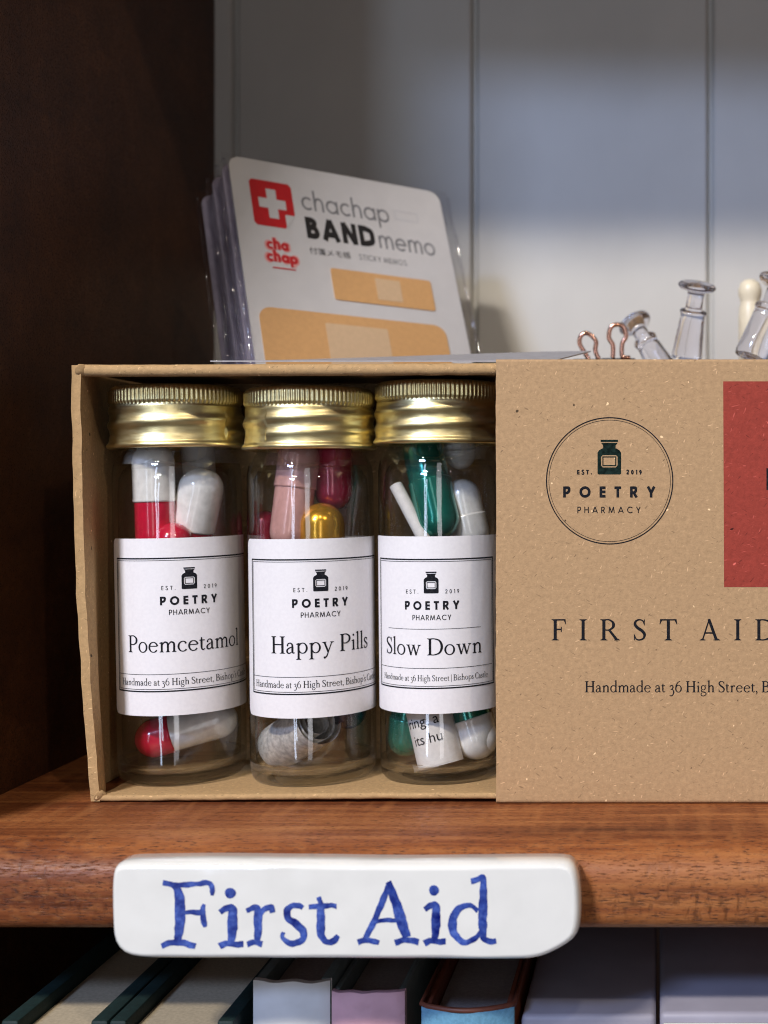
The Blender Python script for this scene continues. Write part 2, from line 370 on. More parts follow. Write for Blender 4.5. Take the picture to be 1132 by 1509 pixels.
SERIF = {
 'I': stemc(17), 'H': stemc(17) + stemc(76) + st([(17, 52), (76, 52)], th), 'P': stemc(17) + Pb(17),
 'B': stemc(17) + Pb(17, 97, 53, 44) + Pb(17, 52, 3, 52),
 'D': stemc(17) + cu([(14, 97, 4), (44, 97, 5), (74, 84, 10), (86, 50, 13.5), (74, 16, 10), (44, 3, 5), (14, 3, 4)]),
 'F': stemc(17) + st([(14, 97.5), (66, 97.5)], 5) + pg((66, 100), (62, 96), (58, 95), (66, 76), (68, 76)) + st([(17, 52), (46, 52)], th) + pg((44, 64), (48, 64), (48, 40), (44, 40)),
 'R': stemc(17) + Pb(17, 97, 50, 46) + st([(42, 50), (78, 3)], [10, 12]) + foot(80, 0, 28, 12),
 'S': cu([(57, 76, 4), (50, 92, 5), (34, 98, 5), (17, 91, 9), (13, 75, 12), (26, 59, 13), (45, 46, 13), (58, 29, 12), (53, 10, 8), (34, 2, 5), (18, 7, 5), (10, 24, 4)]) + pg((55, 99), (59, 99), (59, 71), (56, 71)) + pg((8, 1), (12, 1), (11, 29), (8, 29)),
 'T': st([(43, 1), (43, 98)], cs) + foot(43, 0, 36, cs) + st([(4, 97.5), (82, 97.5)], 5) + pg((4, 100), (1, 76), (4, 76), (14, 96)) + pg((82, 100), (72, 96), (82, 76), (85, 76)),
 'A': st([(12, 1), (44, 101)], 5) + st([(42, 101), (78, 1)], 12.5) + st([(22, 35), (66, 35)], th) + foot(12, 0, 28, 5) + foot(80, 0, 32, 12),
 'C': arc(48, 50, 40, 48, 48, 312, 5, 13, 40) + pg((73, 98), (77, 98), (77, 70), (74, 70)) + pg((73, 6), (77, 12), (77, 22), (74, 24)),
 'i': steml(14, 62) + dot(14, 88, 7), 'l': steml(14, 108), 'n': steml(14, 62) + arch(14, 52), 'm': steml(14, 62) + arch(14, 51) + arch(51, 88),
 'h': steml(14, 108) + arch(14, 52), 'r': steml(14, 62) + cu([(16, 40, 4), (24, 54, 6), (36, 59, 8)]) + dot(39, 56, 6),
 'o': arc(30, 31, 26, 29.5, 0, 360, 4, 10.5, 40), 'e': arc(30, 31, 26, 29.5, 12, 325, 4, 10.5, 36) + st([(5, 37), (55, 37)], 4),
 'c': arc(30, 31, 26, 29.5, 50, 322, 4, 10.5, 32) + dot(46, 51, 6),
 'a': cu([(11, 48, 8), (17, 58, 5), (29, 61, 5.5), (40, 53, 9), (42, 38, ls), (42, 14, ls), (46, 4, 7), (56, 5, 3)]) + cu([(42, 39, 4), (26, 34, 5), (11, 23, 9), (10, 9, 9.5), (20, 2, 6), (32, 6, 4), (42, 15, 3)]) + dot(12, 47, 5),
 'd': arc(29, 31, 24, 29.5, 30, 335, 4, 10.5, 32) + st([(52, 5), (52, 107)], ls) + flag(52, 108, ls) + pg((48, 0), (64, 4), (64, 7), (48, 10)),
 'p': st([(14, -34), (14, 60)], ls) + flag(14, 62, ls) + foot(14, -36, 30, ls) + arc(38, 31, 24, 29.5, -150, 150, 4, 10.5, 32),
 'g': arc(25, 41, 18, 20, 0, 360, 4, 8.5, 30) + cu([(14, 25, 4), (6, 14, 6), (14, 5, 8), (34, 1, 9), (49, -8, 8), (48, -22, 6), (30, -33, 5), (10, -29, 6), (4, -17, 6), (12, -3, 4)]) + st([(38, 55), (52, 61)], [4, 8]),
 's': cu([(38, 46, 4), (33, 57, 5), (22, 61, 5), (11, 54, 8), (13, 42, 10), (27, 31, 10), (39, 19, 9.5), (36, 6, 6), (22, 1, 5), (11, 4, 5), (6, 17, 4)]) + pg((36, 61), (40, 61), (40, 43), (37, 43)) + pg((4, 0), (8, 0), (8, 19), (5, 19)),
 't': cu([(17, 77, 5), (16, 58, ls), (16, 30, ls), (17, 10, 9), (26, 2, 6), (38, 8, 3)]) + st([(4, 59), (36, 59)], 5),
 'w': st([(12, 61), (30, 0)], 10) + st([(29, 0), (47, 60)], 4.5) + st([(46, 61), (64, 0)], 10) + st([(63, 0), (82, 61)], 4.5) + foot(11, 62, 25, 8, False) + foot(45, 62, 22, 8, False) + foot(83, 62, 22, 4, False),
 'y': st([(12, 61), (34, 3)], 10) + cu([(57, 61, 4.5), (36, 6, 5), (26, -20, 6), (14, -31, 7)]) + dot(13, -29, 6.5) + foot(11, 62, 26, 8, False) + foot(58, 62, 24, 4, False),
 ',': dot(9, 5, 7) + cu([(13, 5, 8), (13, -6, 6), (6, -17, 3)]), "'": dot(9, 97, 7) + cu([(13, 97, 8), (13, 86, 6), (6, 75, 3)]), '|': st([(6, -25), (6, 105)], 5),
 '3': cu([(8, 50, 7), (18, 60, 5), (34, 58, 9), (37, 42, 10), (26, 28, 6), (16, 26, 4)]) + cu([(18, 27, 4), (38, 20, 8), (44, -4, 11), (34, -26, 8), (16, -32, 6), (7, -26, 6)]),
 '6': arc(31, 32, 25, 31, 0, 360, 4.5, 10.5, 36) + cu([(6, 30, 10.5), (10, 62, 9), (26, 88, 6), (46, 100, 4)]),
}
def sans(w):
    d = {
     'P': st([(10, 0), (10, 100)], w) + cu([(10, 100 - w / 2, w), (34, 100 - w / 2, w), (50, 86, w), (52, 70, w), (48, 54, w), (34, 42, w), (10, 42, w)]),
     'O': arc(50, 50, 50 - w / 2, 51 - w / 2, 0, 360, w, w, 44), 'E': st([(10, 0), (10, 100)], w) + sum([st([(10, y), (52, y)], w) for y in (w / 2, 51, 100 - w / 2)], []),
     'T': st([(30, 0), (30, 100)], w) + st([(0, 100 - w / 2), (60, 100 - w / 2)], w),
     'Y': st([(33, 0), (33, 46)], w) + st([(33, 42), (4, 100)], w) + st([(33, 42), (62, 100)], w),
     'H': st([(10, 0), (10, 100)], w) + st([(66, 0), (66, 100)], w) + st([(10, 52), (66, 52)], w),
     'A': st([(2, 0), (40, 100)], w) + st([(40, 100), (78, 0)], w) + st([(16, 30), (64, 30)], w),
     'M': st([(6, 0), (18, 100)], w) + st([(18, 98), (48, 6)], w) + st([(48, 6), (78, 98)], w) + st([(78, 100), (90, 0)], w),
     'C': arc(50, 50, 50 - w / 2, 51 - w / 2, 42, 318, w, w, 36),
     'S': cu([(46, 82, w), (38, 94, w), (24, 95, w), (11, 84, w), (13, 66, w), (30, 52, w), (46, 38, w), (48, 18, w), (32, 4, w), (14, 6, w), (4, 22, w)]),
     'B': st([(10, 0), (10, 100)], w) + cu([(10, 100 - w / 2, w), (36, 98 - w / 2, w), (46, 76, w), (36, 54, w), (10, 52, w)]) + cu([(10, 54, w), (42, 52, w), (55, 28, w), (42, w / 2 + 1, w), (10, w / 2, w)]),
     'N': st([(10, 0), (10, 100)], w) + st([(10, 97), (68, 3)], w) + st([(68, 0), (68, 100)], w),
     'D': st([(10, 0), (10, 100)], w) + cu([(10, 100 - w / 2, w), (40, 97 - w / 2, w), (68, 74, w), (72, 50, w), (68, 26, w), (40, w / 2 + 3, w), (10, w / 2, w)]),
     'R': st([(10, 0), (10, 100)], w) + cu([(10, 100 - w / 2, w), (34, 100 - w / 2, w), (49, 86, w), (51, 71, w), (47, 56, w), (34, 45, w), (10, 45, w)]) + st([(30, 46), (58, 0)], w),
     'I': st([(8, 0), (8, 100)], w), 'K': st([(10, 0), (10, 100)], w) + st([(12, 42), (56, 100)], w) + st([(24, 56), (60, 0)], w),
     '2': cu([(6, 74, w), (16, 92, w), (34, 94, w), (46, 76, w), (40, 54, w), (6, w / 2, w)]) + st([(2, w / 2), (52, w / 2)], w),
     '0': arc(28, 50, 28 - w / 2, 51 - w / 2, 0, 360, w, w, 36), '1': st([(20, 0), (20, 100)], w) + st([(20, 98), (4, 84)], w),
     '9': arc(28, 66, 26 - w / 2, 34 - w / 2, 0, 360, w, w, 36) + st([(50, 56), (22, 0)], w), '.': dot(8, w * .6, w * .65),
     'c': arc(33, 34, 33 - w / 2, 35 - w / 2, 45, 315, w, w, 30), 'o': arc(34, 34, 34 - w / 2, 35 - w / 2, 0, 360, w, w, 36),
     'e': arc(34, 34, 34 - w / 2, 35 - w / 2, 0, 315, w, w, 32) + st([(w / 2, 34), (68, 34)], w),
     'a': arc(34, 34, 34 - w / 2, 35 - w / 2, 0, 360, w, w, 36) + st([(68 - w / 2, 0), (68 - w / 2, 68)], w),
     'p': arc(34, 34, 34 - w / 2, 35 - w / 2, 0, 360, w, w, 36) + st([(w / 2, -34), (w / 2, 68)], w),
     'h': st([(w / 2, 0), (w / 2, 108)], w) + cu([(w / 2, 36, w), (14, 60, w), (30, 67, w), (44, 58, w), (48, 40, w), (48, 0, w)]),
     'm': st([(w / 2, 0), (w / 2, 68)], w) + cu([(w / 2, 36, w), (12, 60, w), (26, 67, w), (38, 58, w), (42, 40, w), (42, 0, w)]) + cu([(42, 36, w), (50, 60, w), (64, 67, w), (76, 58, w), (80, 40, w), (80, 0, w)]),
    }
    return d
def hand():   # brush lettering of the ceramic sign, capital height 100
    g = {}
    g['F'] = cu([(6, 100, 7), (22, 96, 8), (30, 80, 14), (31, 50, 15), (30, 24, 13), (27, 6, 10)]) + cu([(2, 0, 9), (14, 5, 8), (30, 6, 9), (46, 2, 9), (56, 0, 8)]) + cu([(4, 101, 8), (24, 97, 7), (52, 98, 7), (76, 100, 8), (82, 92, 8), (82, 80, 4)]) + cu([(33, 52, 5), (50, 54, 6), (62, 53, 6), (70, 58, 7)]) + cu([(70, 67, 4), (67, 54, 8), (69, 38, 7), (71, 30, 4)])
    g['i'] = cu([(3, 54, 6), (12, 59, 9), (22, 60, 11), (23, 40, 14), (22, 20, 12), (20, 6, 9)]) + cu([(3, 0, 9), (14, 4, 8), (26, 3, 9), (40, 3, 9)]) + dot(19, 84, 8.5)
    g['r'] = cu([(2, 55, 6), (12, 59, 8), (21, 58, 11), (22, 40, 14), (22, 20, 12), (20, 6, 9)]) + cu([(3, 2, 9), (16, 5, 8), (30, 2, 10)]) + cu([(23, 40, 5), (30, 55, 7), (44, 60, 10), (48, 52, 8)])
    g['s'] = cu([(38, 58, 7), (32, 62, 8), (20, 62, 8), (10, 54, 11), (12, 42, 11), (26, 33, 11), (38, 22, 12), (38, 9, 10), (24, 2, 9), (10, 4, 9), (2, 12, 6), (4, 20, 5)])
    g['t'] = cu([(18, 74, 6), (21, 62, 9), (21, 36, 13), (22, 14, 11), (30, 4, 9), (42, 5, 9), (48, 14, 5)]) + cu([(2, 58, 7), (16, 60, 7), (32, 61, 7), (46, 60, 8)])
    g['A'] = cu([(12, 6, 8), (28, 40, 8), (42, 74, 9), (50, 96, 8)]) + cu([(48, 98, 8), (58, 70, 13), (68, 36, 15), (76, 10, 12)]) + cu([(24, 34, 6), (42, 37, 6), (64, 36, 6)]) + cu([(1, 1, 9), (12, 5, 8), (26, 3, 8), (34, 1, 8)]) + cu([(58, 1, 9), (72, 5, 8), (86, 4, 9), (95, 2, 8)])
    g['d'] = cu([(52, 52, 6), (40, 60, 7), (22, 56, 10), (11, 38, 13), (13, 16, 12), (28, 2, 9), (44, 6, 8), (58, 20, 6)]) + cu([(40, 98, 7), (52, 101, 8), (60, 104, 9), (61, 80, 11), (60, 50, 14), (60, 22, 12), (62, 8, 9), (74, 3, 9), (82, 4, 7)])
    rnd = random.Random(3)
    for k, polys in g.items():
        done = set()
        for pl in list(polys):       # irregular brush edge
            for p in pl:
                if id(p) in done: continue
                done.add(id(p))
                p.x += 1.7 * mnoise.noise(Vector((p.x * .09, p.y * .09, ord(k)))) + 0.35 * mnoise.noise(Vector((p.x * .3, p.y * .3, ord(k) + 5)))
                p.y += 1.7 * mnoise.noise(Vector((p.x * .09, p.y * .09, ord(k) + 9))) + 0.35 * mnoise.noise(Vector((p.x * .3, p.y * .3, ord(k) + 15)))
    return g
WT = 2.1
HALO = sans(25)
WT = 1.08
FONTS = {'halo': HALO, 'serif': SERIF, 'bold': sans(22), 'book': sans(12.5), 'heavy': sans(25), 'thin': sans(10.5), 'hand': hand()}
_cache = {}
def union(polys):
    vs, fs = [], []
    for p in polys:
        a = sum(p[i].x * p[(i + 1) % len(p)].y - p[(i + 1) % len(p)].x * p[i].y for i in range(len(p)))
        if abs(a) < 1e-6: continue
        q = p if a > 0 else p[::-1]
        b = len(vs); vs += [Vector((v.x, v.y)) for v in q]; fs.append(list(range(b, b + len(q))))
    r = delaunay_2d_cdt(vs, [], fs, 0, 1e-5, True)
    tri = [f for f, o in zip(r[2], r[5]) if len(o) > 0]
    return [(v.x, v.y) for v in r[0]], tri
def glyph(font, ch):
    k = (font, ch)
    if k not in _cache:
        v, f = union(FONTS[font][ch]); used = {i for t_ in f for i in t_}
        _cache[k] = (v, f, min(v[i][0] for i in used), max(v[i][0] for i in used))
    return _cache[k]
class Flat:
    """flat artwork in millimetres, later wrapped on a surface"""
    def __init__(s): s.v = []; s.f = []
    def add(s, v, f): b = len(s.v); s.v += list(v); s.f += [tuple(i + b for i in q) for q in f]
    def text(s, txt, font, cap, x, y, width=None, align='c', gap=9, space=34, mode='track'):
        pen = 0; items = []; n = 0
        for ch in txt:
            if ch == ' ': pen += space; continue
            v, f, a, b = glyph(font, ch); items.append((v, f, pen - a, len(items))); pen += b - a + gap
        pen -= gap; k = cap / 100; sx = k; tr = 0
        if width:
            if mode == 'track' and len(items) > 1: tr = (width / k - pen) / (len(items) - 1)
            else: sx = width / pen
        # tracking also opens the word space
        total = (pen + tr * (len(items) - 1)) * sx
        x0 = x - total / 2 if align == 'c' else x
        for v, f, off, i in items:
            s.add([(x0 + (p[0] + off + tr * i) * sx, y + p[1] * k) for p in v], f)
    def rect(s, x0, x1, y0, y1, n=1):
        s.add([(x0 + (x1 - x0) * i / n, y) for i in range(n + 1) for y in (y0, y1)], [(2 * i, 2 * i + 2, 2 * i + 3, 2 * i + 1) for i in range(n)])
    def frame(s, x0, x1, y0, y1, w, n=1):
        s.rect(x0, x1, y0, y0 + w, n); s.rect(x0, x1, y1 - w, y1, n); s.rect(x0, x0 + w, y0 + w, y1 - w); s.rect(x1 - w, x1, y0 + w, y1 - w)
    def ring(s, cx, cy, r0, r1, n=120):
        s.add([(cx + r * math.cos(2 * PI * i / n), cy + r * math.sin(2 * PI * i / n)) for i in range(n) for r in (r0, r1)],
              [(2 * i, 2 * i + 1, (2 * i + 3) % (2 * n), (2 * i + 2) % (2 * n)) for i in range(n)])
    def poly(s, polys): v, f = union([[Vector(p) for p in q] for q in polys]); s.add(v, f)
    def jar(s, cx, y, h):
        k = h / 100; w = 34
        T = lambda L: [(cx + p[0] * k, y + p[1] * k) for p in L]
        s.poly([T(q) for q in ([(-w, 3), (-w + 3, 0), (w - 3, 0), (w, 3), (w, 20), (-w, 20)], [(-w, 19), (-24, 19), (-24, 58), (-w, 58)], [(24, 19), (w, 19), (w, 58), (24, 58)],
                 [(-24, 19), (-18, 19), (-24, 26)], [(18, 19), (24, 19), (24, 26)], [(-24, 51), (-18, 57), (-24, 57)], [(24, 51), (24, 57), (18, 57)],
                 [(-w, 56), (w, 56), (w, 63), (w - 5, 70), (20, 75), (-20, 75), (-w + 5, 70), (-w, 63)], [(-18, 73), (18, 73), (18, 88), (-18, 88)], [(-18, 84), (18, 84), (24, 91), (-24, 91)], [(-25, 94), (25, 94), (25, 100), (-25, 100)])])
        s.frame(cx - 20 * k, cx + 20 * k, y + 24 * k, y + 52 * k, 3 * k)
    def obj(s, name, mat, fn, parent, fine=None):
        bm = bmesh.new(); vs = [bm.verts.new((p[0], p[1], 0)) for p in s.v]
        for q in s.f:
            if len(set(q)) == len(q):
                try: bm.faces.new([vs[i] for i in q])
                except ValueError: pass
        if fine:
            bmesh.ops.triangulate(bm, faces=bm.faces)
            for _ in range(3):
                es = [e for e in bm.edges if abs(e.verts[0].co.x - e.verts[1].co.x) > fine]
                if not es: break
                bmesh.ops.subdivide_edges(bm, edges=es, cuts=1); bmesh.ops.triangulate(bm, faces=bm.faces)
        bm.verts.index_update()
        o = obj(name, [fn(v.co.x, v.co.y) for v in bm.verts], [[v.index for v in f.verts] for f in bm.faces], mat, parent); bm.free()
        return o

# ------------------------------------------------------------------ bookcase
XL, XR_ = -0.1325, 0.50
YB = 0.129              # face of the grey back boards
YN = -0.030             # nose of the shelf
bc = thing('bookcase', 'dark wooden bookcase with reddish shelf and grey boarded back', 'bookcase', (XL, 0, -0.30))
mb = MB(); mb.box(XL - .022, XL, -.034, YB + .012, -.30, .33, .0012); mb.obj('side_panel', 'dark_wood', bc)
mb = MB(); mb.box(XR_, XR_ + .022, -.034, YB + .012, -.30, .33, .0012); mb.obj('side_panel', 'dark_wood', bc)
def shelf(name, zt, th_, yn):
    # bull-nosed board, profile in (y, z)
    yb = YB - .0005
    pr = [(yb, zt), (yn + .009, zt)]
    for k in range(1, 9): a = PI / 2 * k / 8; pr.append((yn + .009 - .009 * math.sin(a), zt - .0065 + .0065 * math.cos(a)))
    pr.append((yn + .0003, zt - th_ + .003))
    for k in range(1, 6): a = PI / 2 * k / 5; pr.append((yn + .0003 + .0028 * (1 - math.cos(a)), zt - th_ + .003 - .003 * math.sin(a)))
    pr.append((yb, zt - th_))
    x0, x1, nx = XL + .0002, XR_ - .0002, 80; v = []; f = []; n = len(pr)
    for i in range(nx + 1):
        x = x0 + (x1 - x0) * i / nx
        v += [(x, y, z) for y, z in pr]
    for i in range(nx):
        for k in range(n): f.append((i * n + k, i * n + (k + 1) % n, (i + 1) * n + (k + 1) % n, (i + 1) * n + k))
    f.append(tuple(range(n))); f.append(tuple(nx * n + k for k in reversed(range(n))))
    o = obj(name, v, f, 'shelf', bc, True); fixn(o); sharp(o, 40); return o
shelf('shelf', 0.0, .0148, YN)
shelf('shelf', .2800, .0148, YN)
shelf('shelf', -.230, .0148, YN)
# grey back boards with rounded V-grooves
gx = [XL + .0060] + [(p - PPX) / F * (Z0 + YB) for p in (699, 1047)]
gx += [gx[-1] + .0707 * k for k in range(1, 6)]
pts = [(XL - .004, 0)]
for g in gx:
    pts += [(g - .0016, 0), (g - .0011, .0003), (g - .0004, .0022), (g + .0004, .0022), (g + .0011, .0003), (g + .0016, 0)]
pts.append((XR_ + .004, 0)); n = len(pts)
v = [(x, YB + d, z) for z in (-.30, .33) for x, d in pts] + [(x, YB + .010, z) for z in (-.30, .33) for x, d in (pts[0], pts[-1])]
f = [(k, k + 1, n + k + 1, n + k) for k in range(n - 1)] + [(2 * n, 2 * n + 2, 2 * n + 3, 2 * n + 1)]
obj('back_panel', v, f, 'grey_paint', bc)

# ------------------------------------------------------------------ books on the shelf below
ZL = -.230
def book(label, x0, x1, zt, Zf, cover, pages, cat='book', depth=.12, th_=.0016, lip=.003, spine=True, spine_mat=None, name='book', bow=0.0, rim=None):
    y0 = Zf - Z0; y1 = y0 + depth
    o = thing(name, label, cat, (x0, y0, ZL))
    mb = MB(); mats = [cover] + ([spine_mat] if spine_mat else [])
    mb.box(x0, x0 + th_, y0 + .001, y1, ZL, zt, .0005); mb.box(x1 - th_, x1, y0 + .001, y1, ZL, zt, .0005)
    mb.obj('cover', mats, o, True, sharp_at=40)
    if spine:   # rounded spine panel
        n = 14; v = []; nz2 = 24
        for j in range(nz2 + 1):
            z = ZL + (zt - ZL) * j / nz2
            for k in range(n + 1):
                u = k / n; x = x0 + (x1 - x0) * u; b = bow * math.sin(PI * u) + .0008 * math.sin(PI * u) ** .4
                zz = z + (.0006 * mnoise.noise(Vector((x * 300, z * 60, zt * 90))) if j == nz2 else 0)
                v.append((x, y0 - b, zz)); 
        b0 = len(v)
        for j in range(nz2 + 1):
            z = ZL + (zt - ZL) * j / nz2
            for k in range(n + 1):
                p = v[j * (n + 1) + k]; v.append((p[0], p[1] + .0013, p[2]))
        f = []
        for j in range(nz2):
            for k in range(n):
                a = j * (n + 1) + k; f.append((a, a + 1, a + n + 2, a + n + 1)); f.append((b0 + a, b0 + a + n + 1, b0 + a + n + 2, b0 + a + 1))
        for k in range(n):
            a = nz2 * (n + 1) + k; f.append((a, a + 1, b0 + a + 1, b0 + a))
        s = obj('spine', v, f, spine_mat or cover, o, True); sharp(s, 50)
    mb = MB(); mb.box(x0 + th_ + .0002, x1 - th_ - .0002, y0 + .0016, y1 - .003, ZL + .003, zt - lip, .0003); mb.obj('page_block', pages, o)
    if rim:
        mb = MB(); q = []
        for k in range(17):
            u = k / 16; q.append((x0 + (x1 - x0) * u, y0 - bow * math.sin(PI * u) - .0008 * math.sin(PI * u) ** .4 + .0004, zt + .0003))
        q = [(x0 + .0004, y0 + .05, zt + .0003)] + q + [(x1 - .0004, y0 + .05, zt + .0003)]
        mb.tube(q, .0005, 8); mb.obj('leather_rim', rim, o, True)
    return o
H1 = .098
for k, (a, b, nm, gap) in enumerate([(-1.20, -1.005, 'dark green book with thick cream pages nearest the dark side wall', 0), (-1.002, -.775, 'dark green book with cream pages beside the white spined book', 0)]):
    book(nm, a * H1 + (.0 if k else .0), b * H1, EYE - H1 + .0028, .2235, 'book_green', 'pages_cream', spine=False, th_=.0031 if k == 0 else .0030, lip=.0025)
book('white jacketed book with grey green back board beside the pink book', -.0737, -.0597, -.0278, .2285, 'book_teal', 'pages_shaded', spine_mat='book_white', th_=.0020, bow=.0006)
book('pink book with a torn jacket top between white and blue books', -.0594, -.0461, -.0297, .2285, 'book_teal', 'pages_shaded', spine_mat='book_pink', th_=.0014, bow=.0006)
book('blue cloth book with russet leather rim beside the lilac box', -.0428, -.0261, -.0320, .2270, 'book_brown', 'pages_shaded', spine_mat='book_blue', th_=.0016, bow=.0022, rim='book_brown')
def paperbox(label, x0, x1, zt, Zf):
    y0 = Zf - Z0; o = thing('stationery_box', label, 'box', (x0, y0, ZL), 'lilac boxes on the lower shelf')
    mb = MB(); mb.box(x0, x1, y0 + .0006, y0 + .11, ZL, zt, .0011, seg=3); mb.obj('lid', 'box_lilac', o, True, sharp_at=60)
    mb = MB(); mb.box(x0 + .0006, x1 - .0006, y0 - .0004, y0 + .0004, ZL, zt - .0016, .0003); mb.obj('front_panel', 'box_cream', o)
    return o
paperbox('lilac grey box with cream front beside the blue book', -.0250, -.0004, -.0343, .2280)
paperbox('lilac grey box with cream front, at the right edge of the frame', .0003, .0275, -.0339, .2280)

# ------------------------------------------------------------------ carton behind, clear box, memo packs
mb = MB(); mb.box(-.118, .075, .062, .118, 0, .0735, .0008)
tag(mb.obj('storage_carton', 'kraft_tray', None, origin=(-.118, .062, 0)), 'plain brown carton hidden behind the row of bottles', 'carton')
mb = MB(); mb.box(-.030, .074, .052, .098, .0741, .0922, .0006)
cb = tag(mb.obj('clear_box', 'plastic_film', None, origin=(-.030, .052, .0741)), 'clear plastic box under the push pins behind the kraft sleeve', 'plastic box')

E2 = Vector((-0.22762379, 0.33566376, 0.91406633)); E1 = Vector((0.79988791, 0.59977977, -0.02106063)); EN = E1.cross(E2)
TL = Vector((-0.10636486, 0.31 - Z0, EYE + 0.08244324)); CW, CH = .0575, .0775
def card_pt(u, w, d=0.0): return TL + E1 * u - E2 * w + EN * d
def rr_outline(x0, x1, y0, y1, r, n=6):
    out = []
    for cx, cy, a0 in ((x1 - r, y1 - r, 0), (x0 + r, y1 - r, 90), (x0 + r, y0 + r, 180), (x1 - r, y0 + r, 270)):
        for k in range(n + 1): a = R(a0 + 90 * k / n); out.append((cx + r * math.cos(a), cy + r * math.sin(a)))
    return out
def slab(outline, fn, d0, d1):
    n = len(outline); v = [fn(x, y, d0) for x, y in outline] + [fn(x, y, d1) for x, y in outline]
    f = [tuple(range(n, 2 * n)), tuple(reversed(range(n)))] + [(k, (k + 1) % n, n + (k + 1) % n, n + k) for k in range(n)]
    return v, f
fc = lambda x, y, d=0.0: card_pt(x, -y, d)     # x right, y up from the top left corner of the card
packs = [(0, 0, 0, 'memo pack with red cross badge and tan plaster pictures, front of its stack')]
names = ['second', 'third', 'fourth', 'fifth', 'rearmost']
for k in range(5): packs.append((-.0031 * (k + 1) - .0007 * (k % 2), (-.0007, -.0002, -.0012, -.0004, -.0022)[k], (.0, -.0004, .0003, -.0006, -.0012)[k], 'plain edged memo pack in clear film, %s in the leaning stack' % names[k]))
for k, (dd, dx, dz, lab) in enumerate(packs):
    base = card_pt(CW / 2, CH, dd)
    o = thing('memo_pack', lab, 'memo pack', base, 'memo packs leaning in a stack behind the tray')
    v, f = slab(rr_outline(dx, CW + dx, -CH + dz, dz, .0032), lambda x, y, d: fc(x, y, d + dd), -.0004, 0.0)
    fixn(obj('card', v, f, 'white' if k == 0 else 'sleeve_edge', o))
    # film bag: a slightly wider sheet, puffed, with a crimped edge
    nx, ny = 24, 28; v = []
    for j in range(ny + 1):
        for i in range(nx + 1):
            u, w = i / nx, j / ny
            puff = .0007 * (math.sin(PI * u) ** .5) * (math.sin(PI * min(1, w * 1.0)) ** .4) + .00035 * mnoise.noise(Vector((u * 4, w * 5, k * 3.3))) * math.sin(PI * u)
            v.append(fc(dx - .0016 + (CW + .0042) * u, dz + .0004 - (CH) * w, dd + .00015 + puff))
    f = [(j * (nx + 1) + i, j * (nx + 1) + i + 1, (j + 1) * (nx + 1) + i + 1, (j + 1) * (nx + 1) + i) for j in range(ny) for i in range(nx)]
    bag = obj('film_bag', v, f, 'plastic_film', o, True)
    mb = MB()
    for xe in (dx - .0013, dx + CW + .0022):
        q = [fc(xe + .0005 * mnoise.noise(Vector((w * .9, k * 5 + xe * 900, 2))), dz - .002 - CH * .97 * w / 24, dd + .0006 + .0007 * mnoise.noise(Vector((w * 1.1, k * 7, xe * 500)))) for w in range(25)]
        mb.tube(catmull(q, 3), .0004, 8)
    mb.obj('glint_edge', 'plastic_film', bag, True)  # wavy edge tubes added so the film catches glints
    if k == 0:
        mm = .001
        def P(d): return lambda x, y: fc(x * mm * 1.055, y * mm * 1.27, d)
        front = o
        a = Flat(); a.poly([[(4.2, -14.8), (4.2, -5.4), (4.9, -4.7), (13.6, -4.7), (14.3, -5.4), (14.3, -11.9), (11.6, -15.4), (4.9, -15.4)]]); a.obj('cross_badge', 'card_red', P(.00005), o)
        a = Flat(); a.rect(8.0, 10.3, -13.4, -6.6); a.rect(5.9, 8.0, -11.1, -8.9); a.rect(10.3, 12.4, -11.1, -8.9); a.poly([[(11.9, -15.3), (11.9, -12.2), (14.2, -12.2)]]); a.obj('white_cross', 'white', P(.0001), o)
        a = Flat(); a.text('chachap', 'thin', 4.5, 16.4, -10.1, 22.6, 'l', 10); a.text('memo', 'thin', 4.4, 35.0, -16.7, 15.2, 'l', 12, mode='track'); a.obj('thin_lettering', 'card_grey', P(.00005), o)
        a = Flat(); a.text('BAND', 'heavy', 5.0, 16.6, -16.8, 17.4, 'l', 14, mode='scale'); a.obj('bold_lettering', 'card_black', P(.00005), o)
        a = Flat(); a.text('STICKY MEMOS', 'book', 1.3, 29.0, -20.2, 12.5, 'l', 12)
        a.obj('small_lettering', 'card_grey', P(.00005), o)
        a = Flat(); a.frame(40.6, 47.0, -9.0, -6.6, .25); a.obj('pale_badge', 'card_lightgrey', P(.00005), o)
        a = Flat(); a.text('cha', 'bold', 2.5, 8.9, -20.6, 5.2, 'c', 4, mode='scale'); a.text('chap', 'bold', 2.5, 9.6, -23.4, 7.4, 'c', 4, mode='scale'); a.rect(7, 12.5, -24.9, -24.6); a.obj('red_lettering', 'card_red', P(.00009), o)
        a = Flat(); a.text('cha', 'halo', 2.5, 8.9, -20.6, 6.2, 'c', 2, mode='scale'); a.text('chap', 'halo', 2.5, 9.6, -23.4, 8.4, 'c', 2, mode='scale'); a.obj('pink_halo', 'card_pink', P(.00004), o)
        def pl(x0, x1, y0, y1, r, d0, d1): v_, f_ = slab(rr_outline(x0 * mm * 1.055, x1 * mm * 1.055, y0 * mm * 1.27, y1 * mm * 1.27, r * mm), fc, d0, d1); return v_, f_
        v, f = pl(21.0, 47.0, -30.4, -23.2, .7, .00002, .00022); s = fixn(obj('small_plaster', v, f, 'plaster', o))
        v, f = pl(32, 38.5, -29.3, -24.3, .3, .00020, .00028); fixn(obj('plaster_pad', v, f, 'plaster_pad', s))
        v, f = pl(2.2, 48.6, -58.5, -33.8, 3.2, .00002, .00022); s = fixn(obj('large_plaster', v, f, 'plaster', o))
        v, f = pl(17.5, 33.0, -55.0, -36.0, .4, .00020, .00028); fixn(obj('plaster_pad', v, f, 'plaster_pad', s))
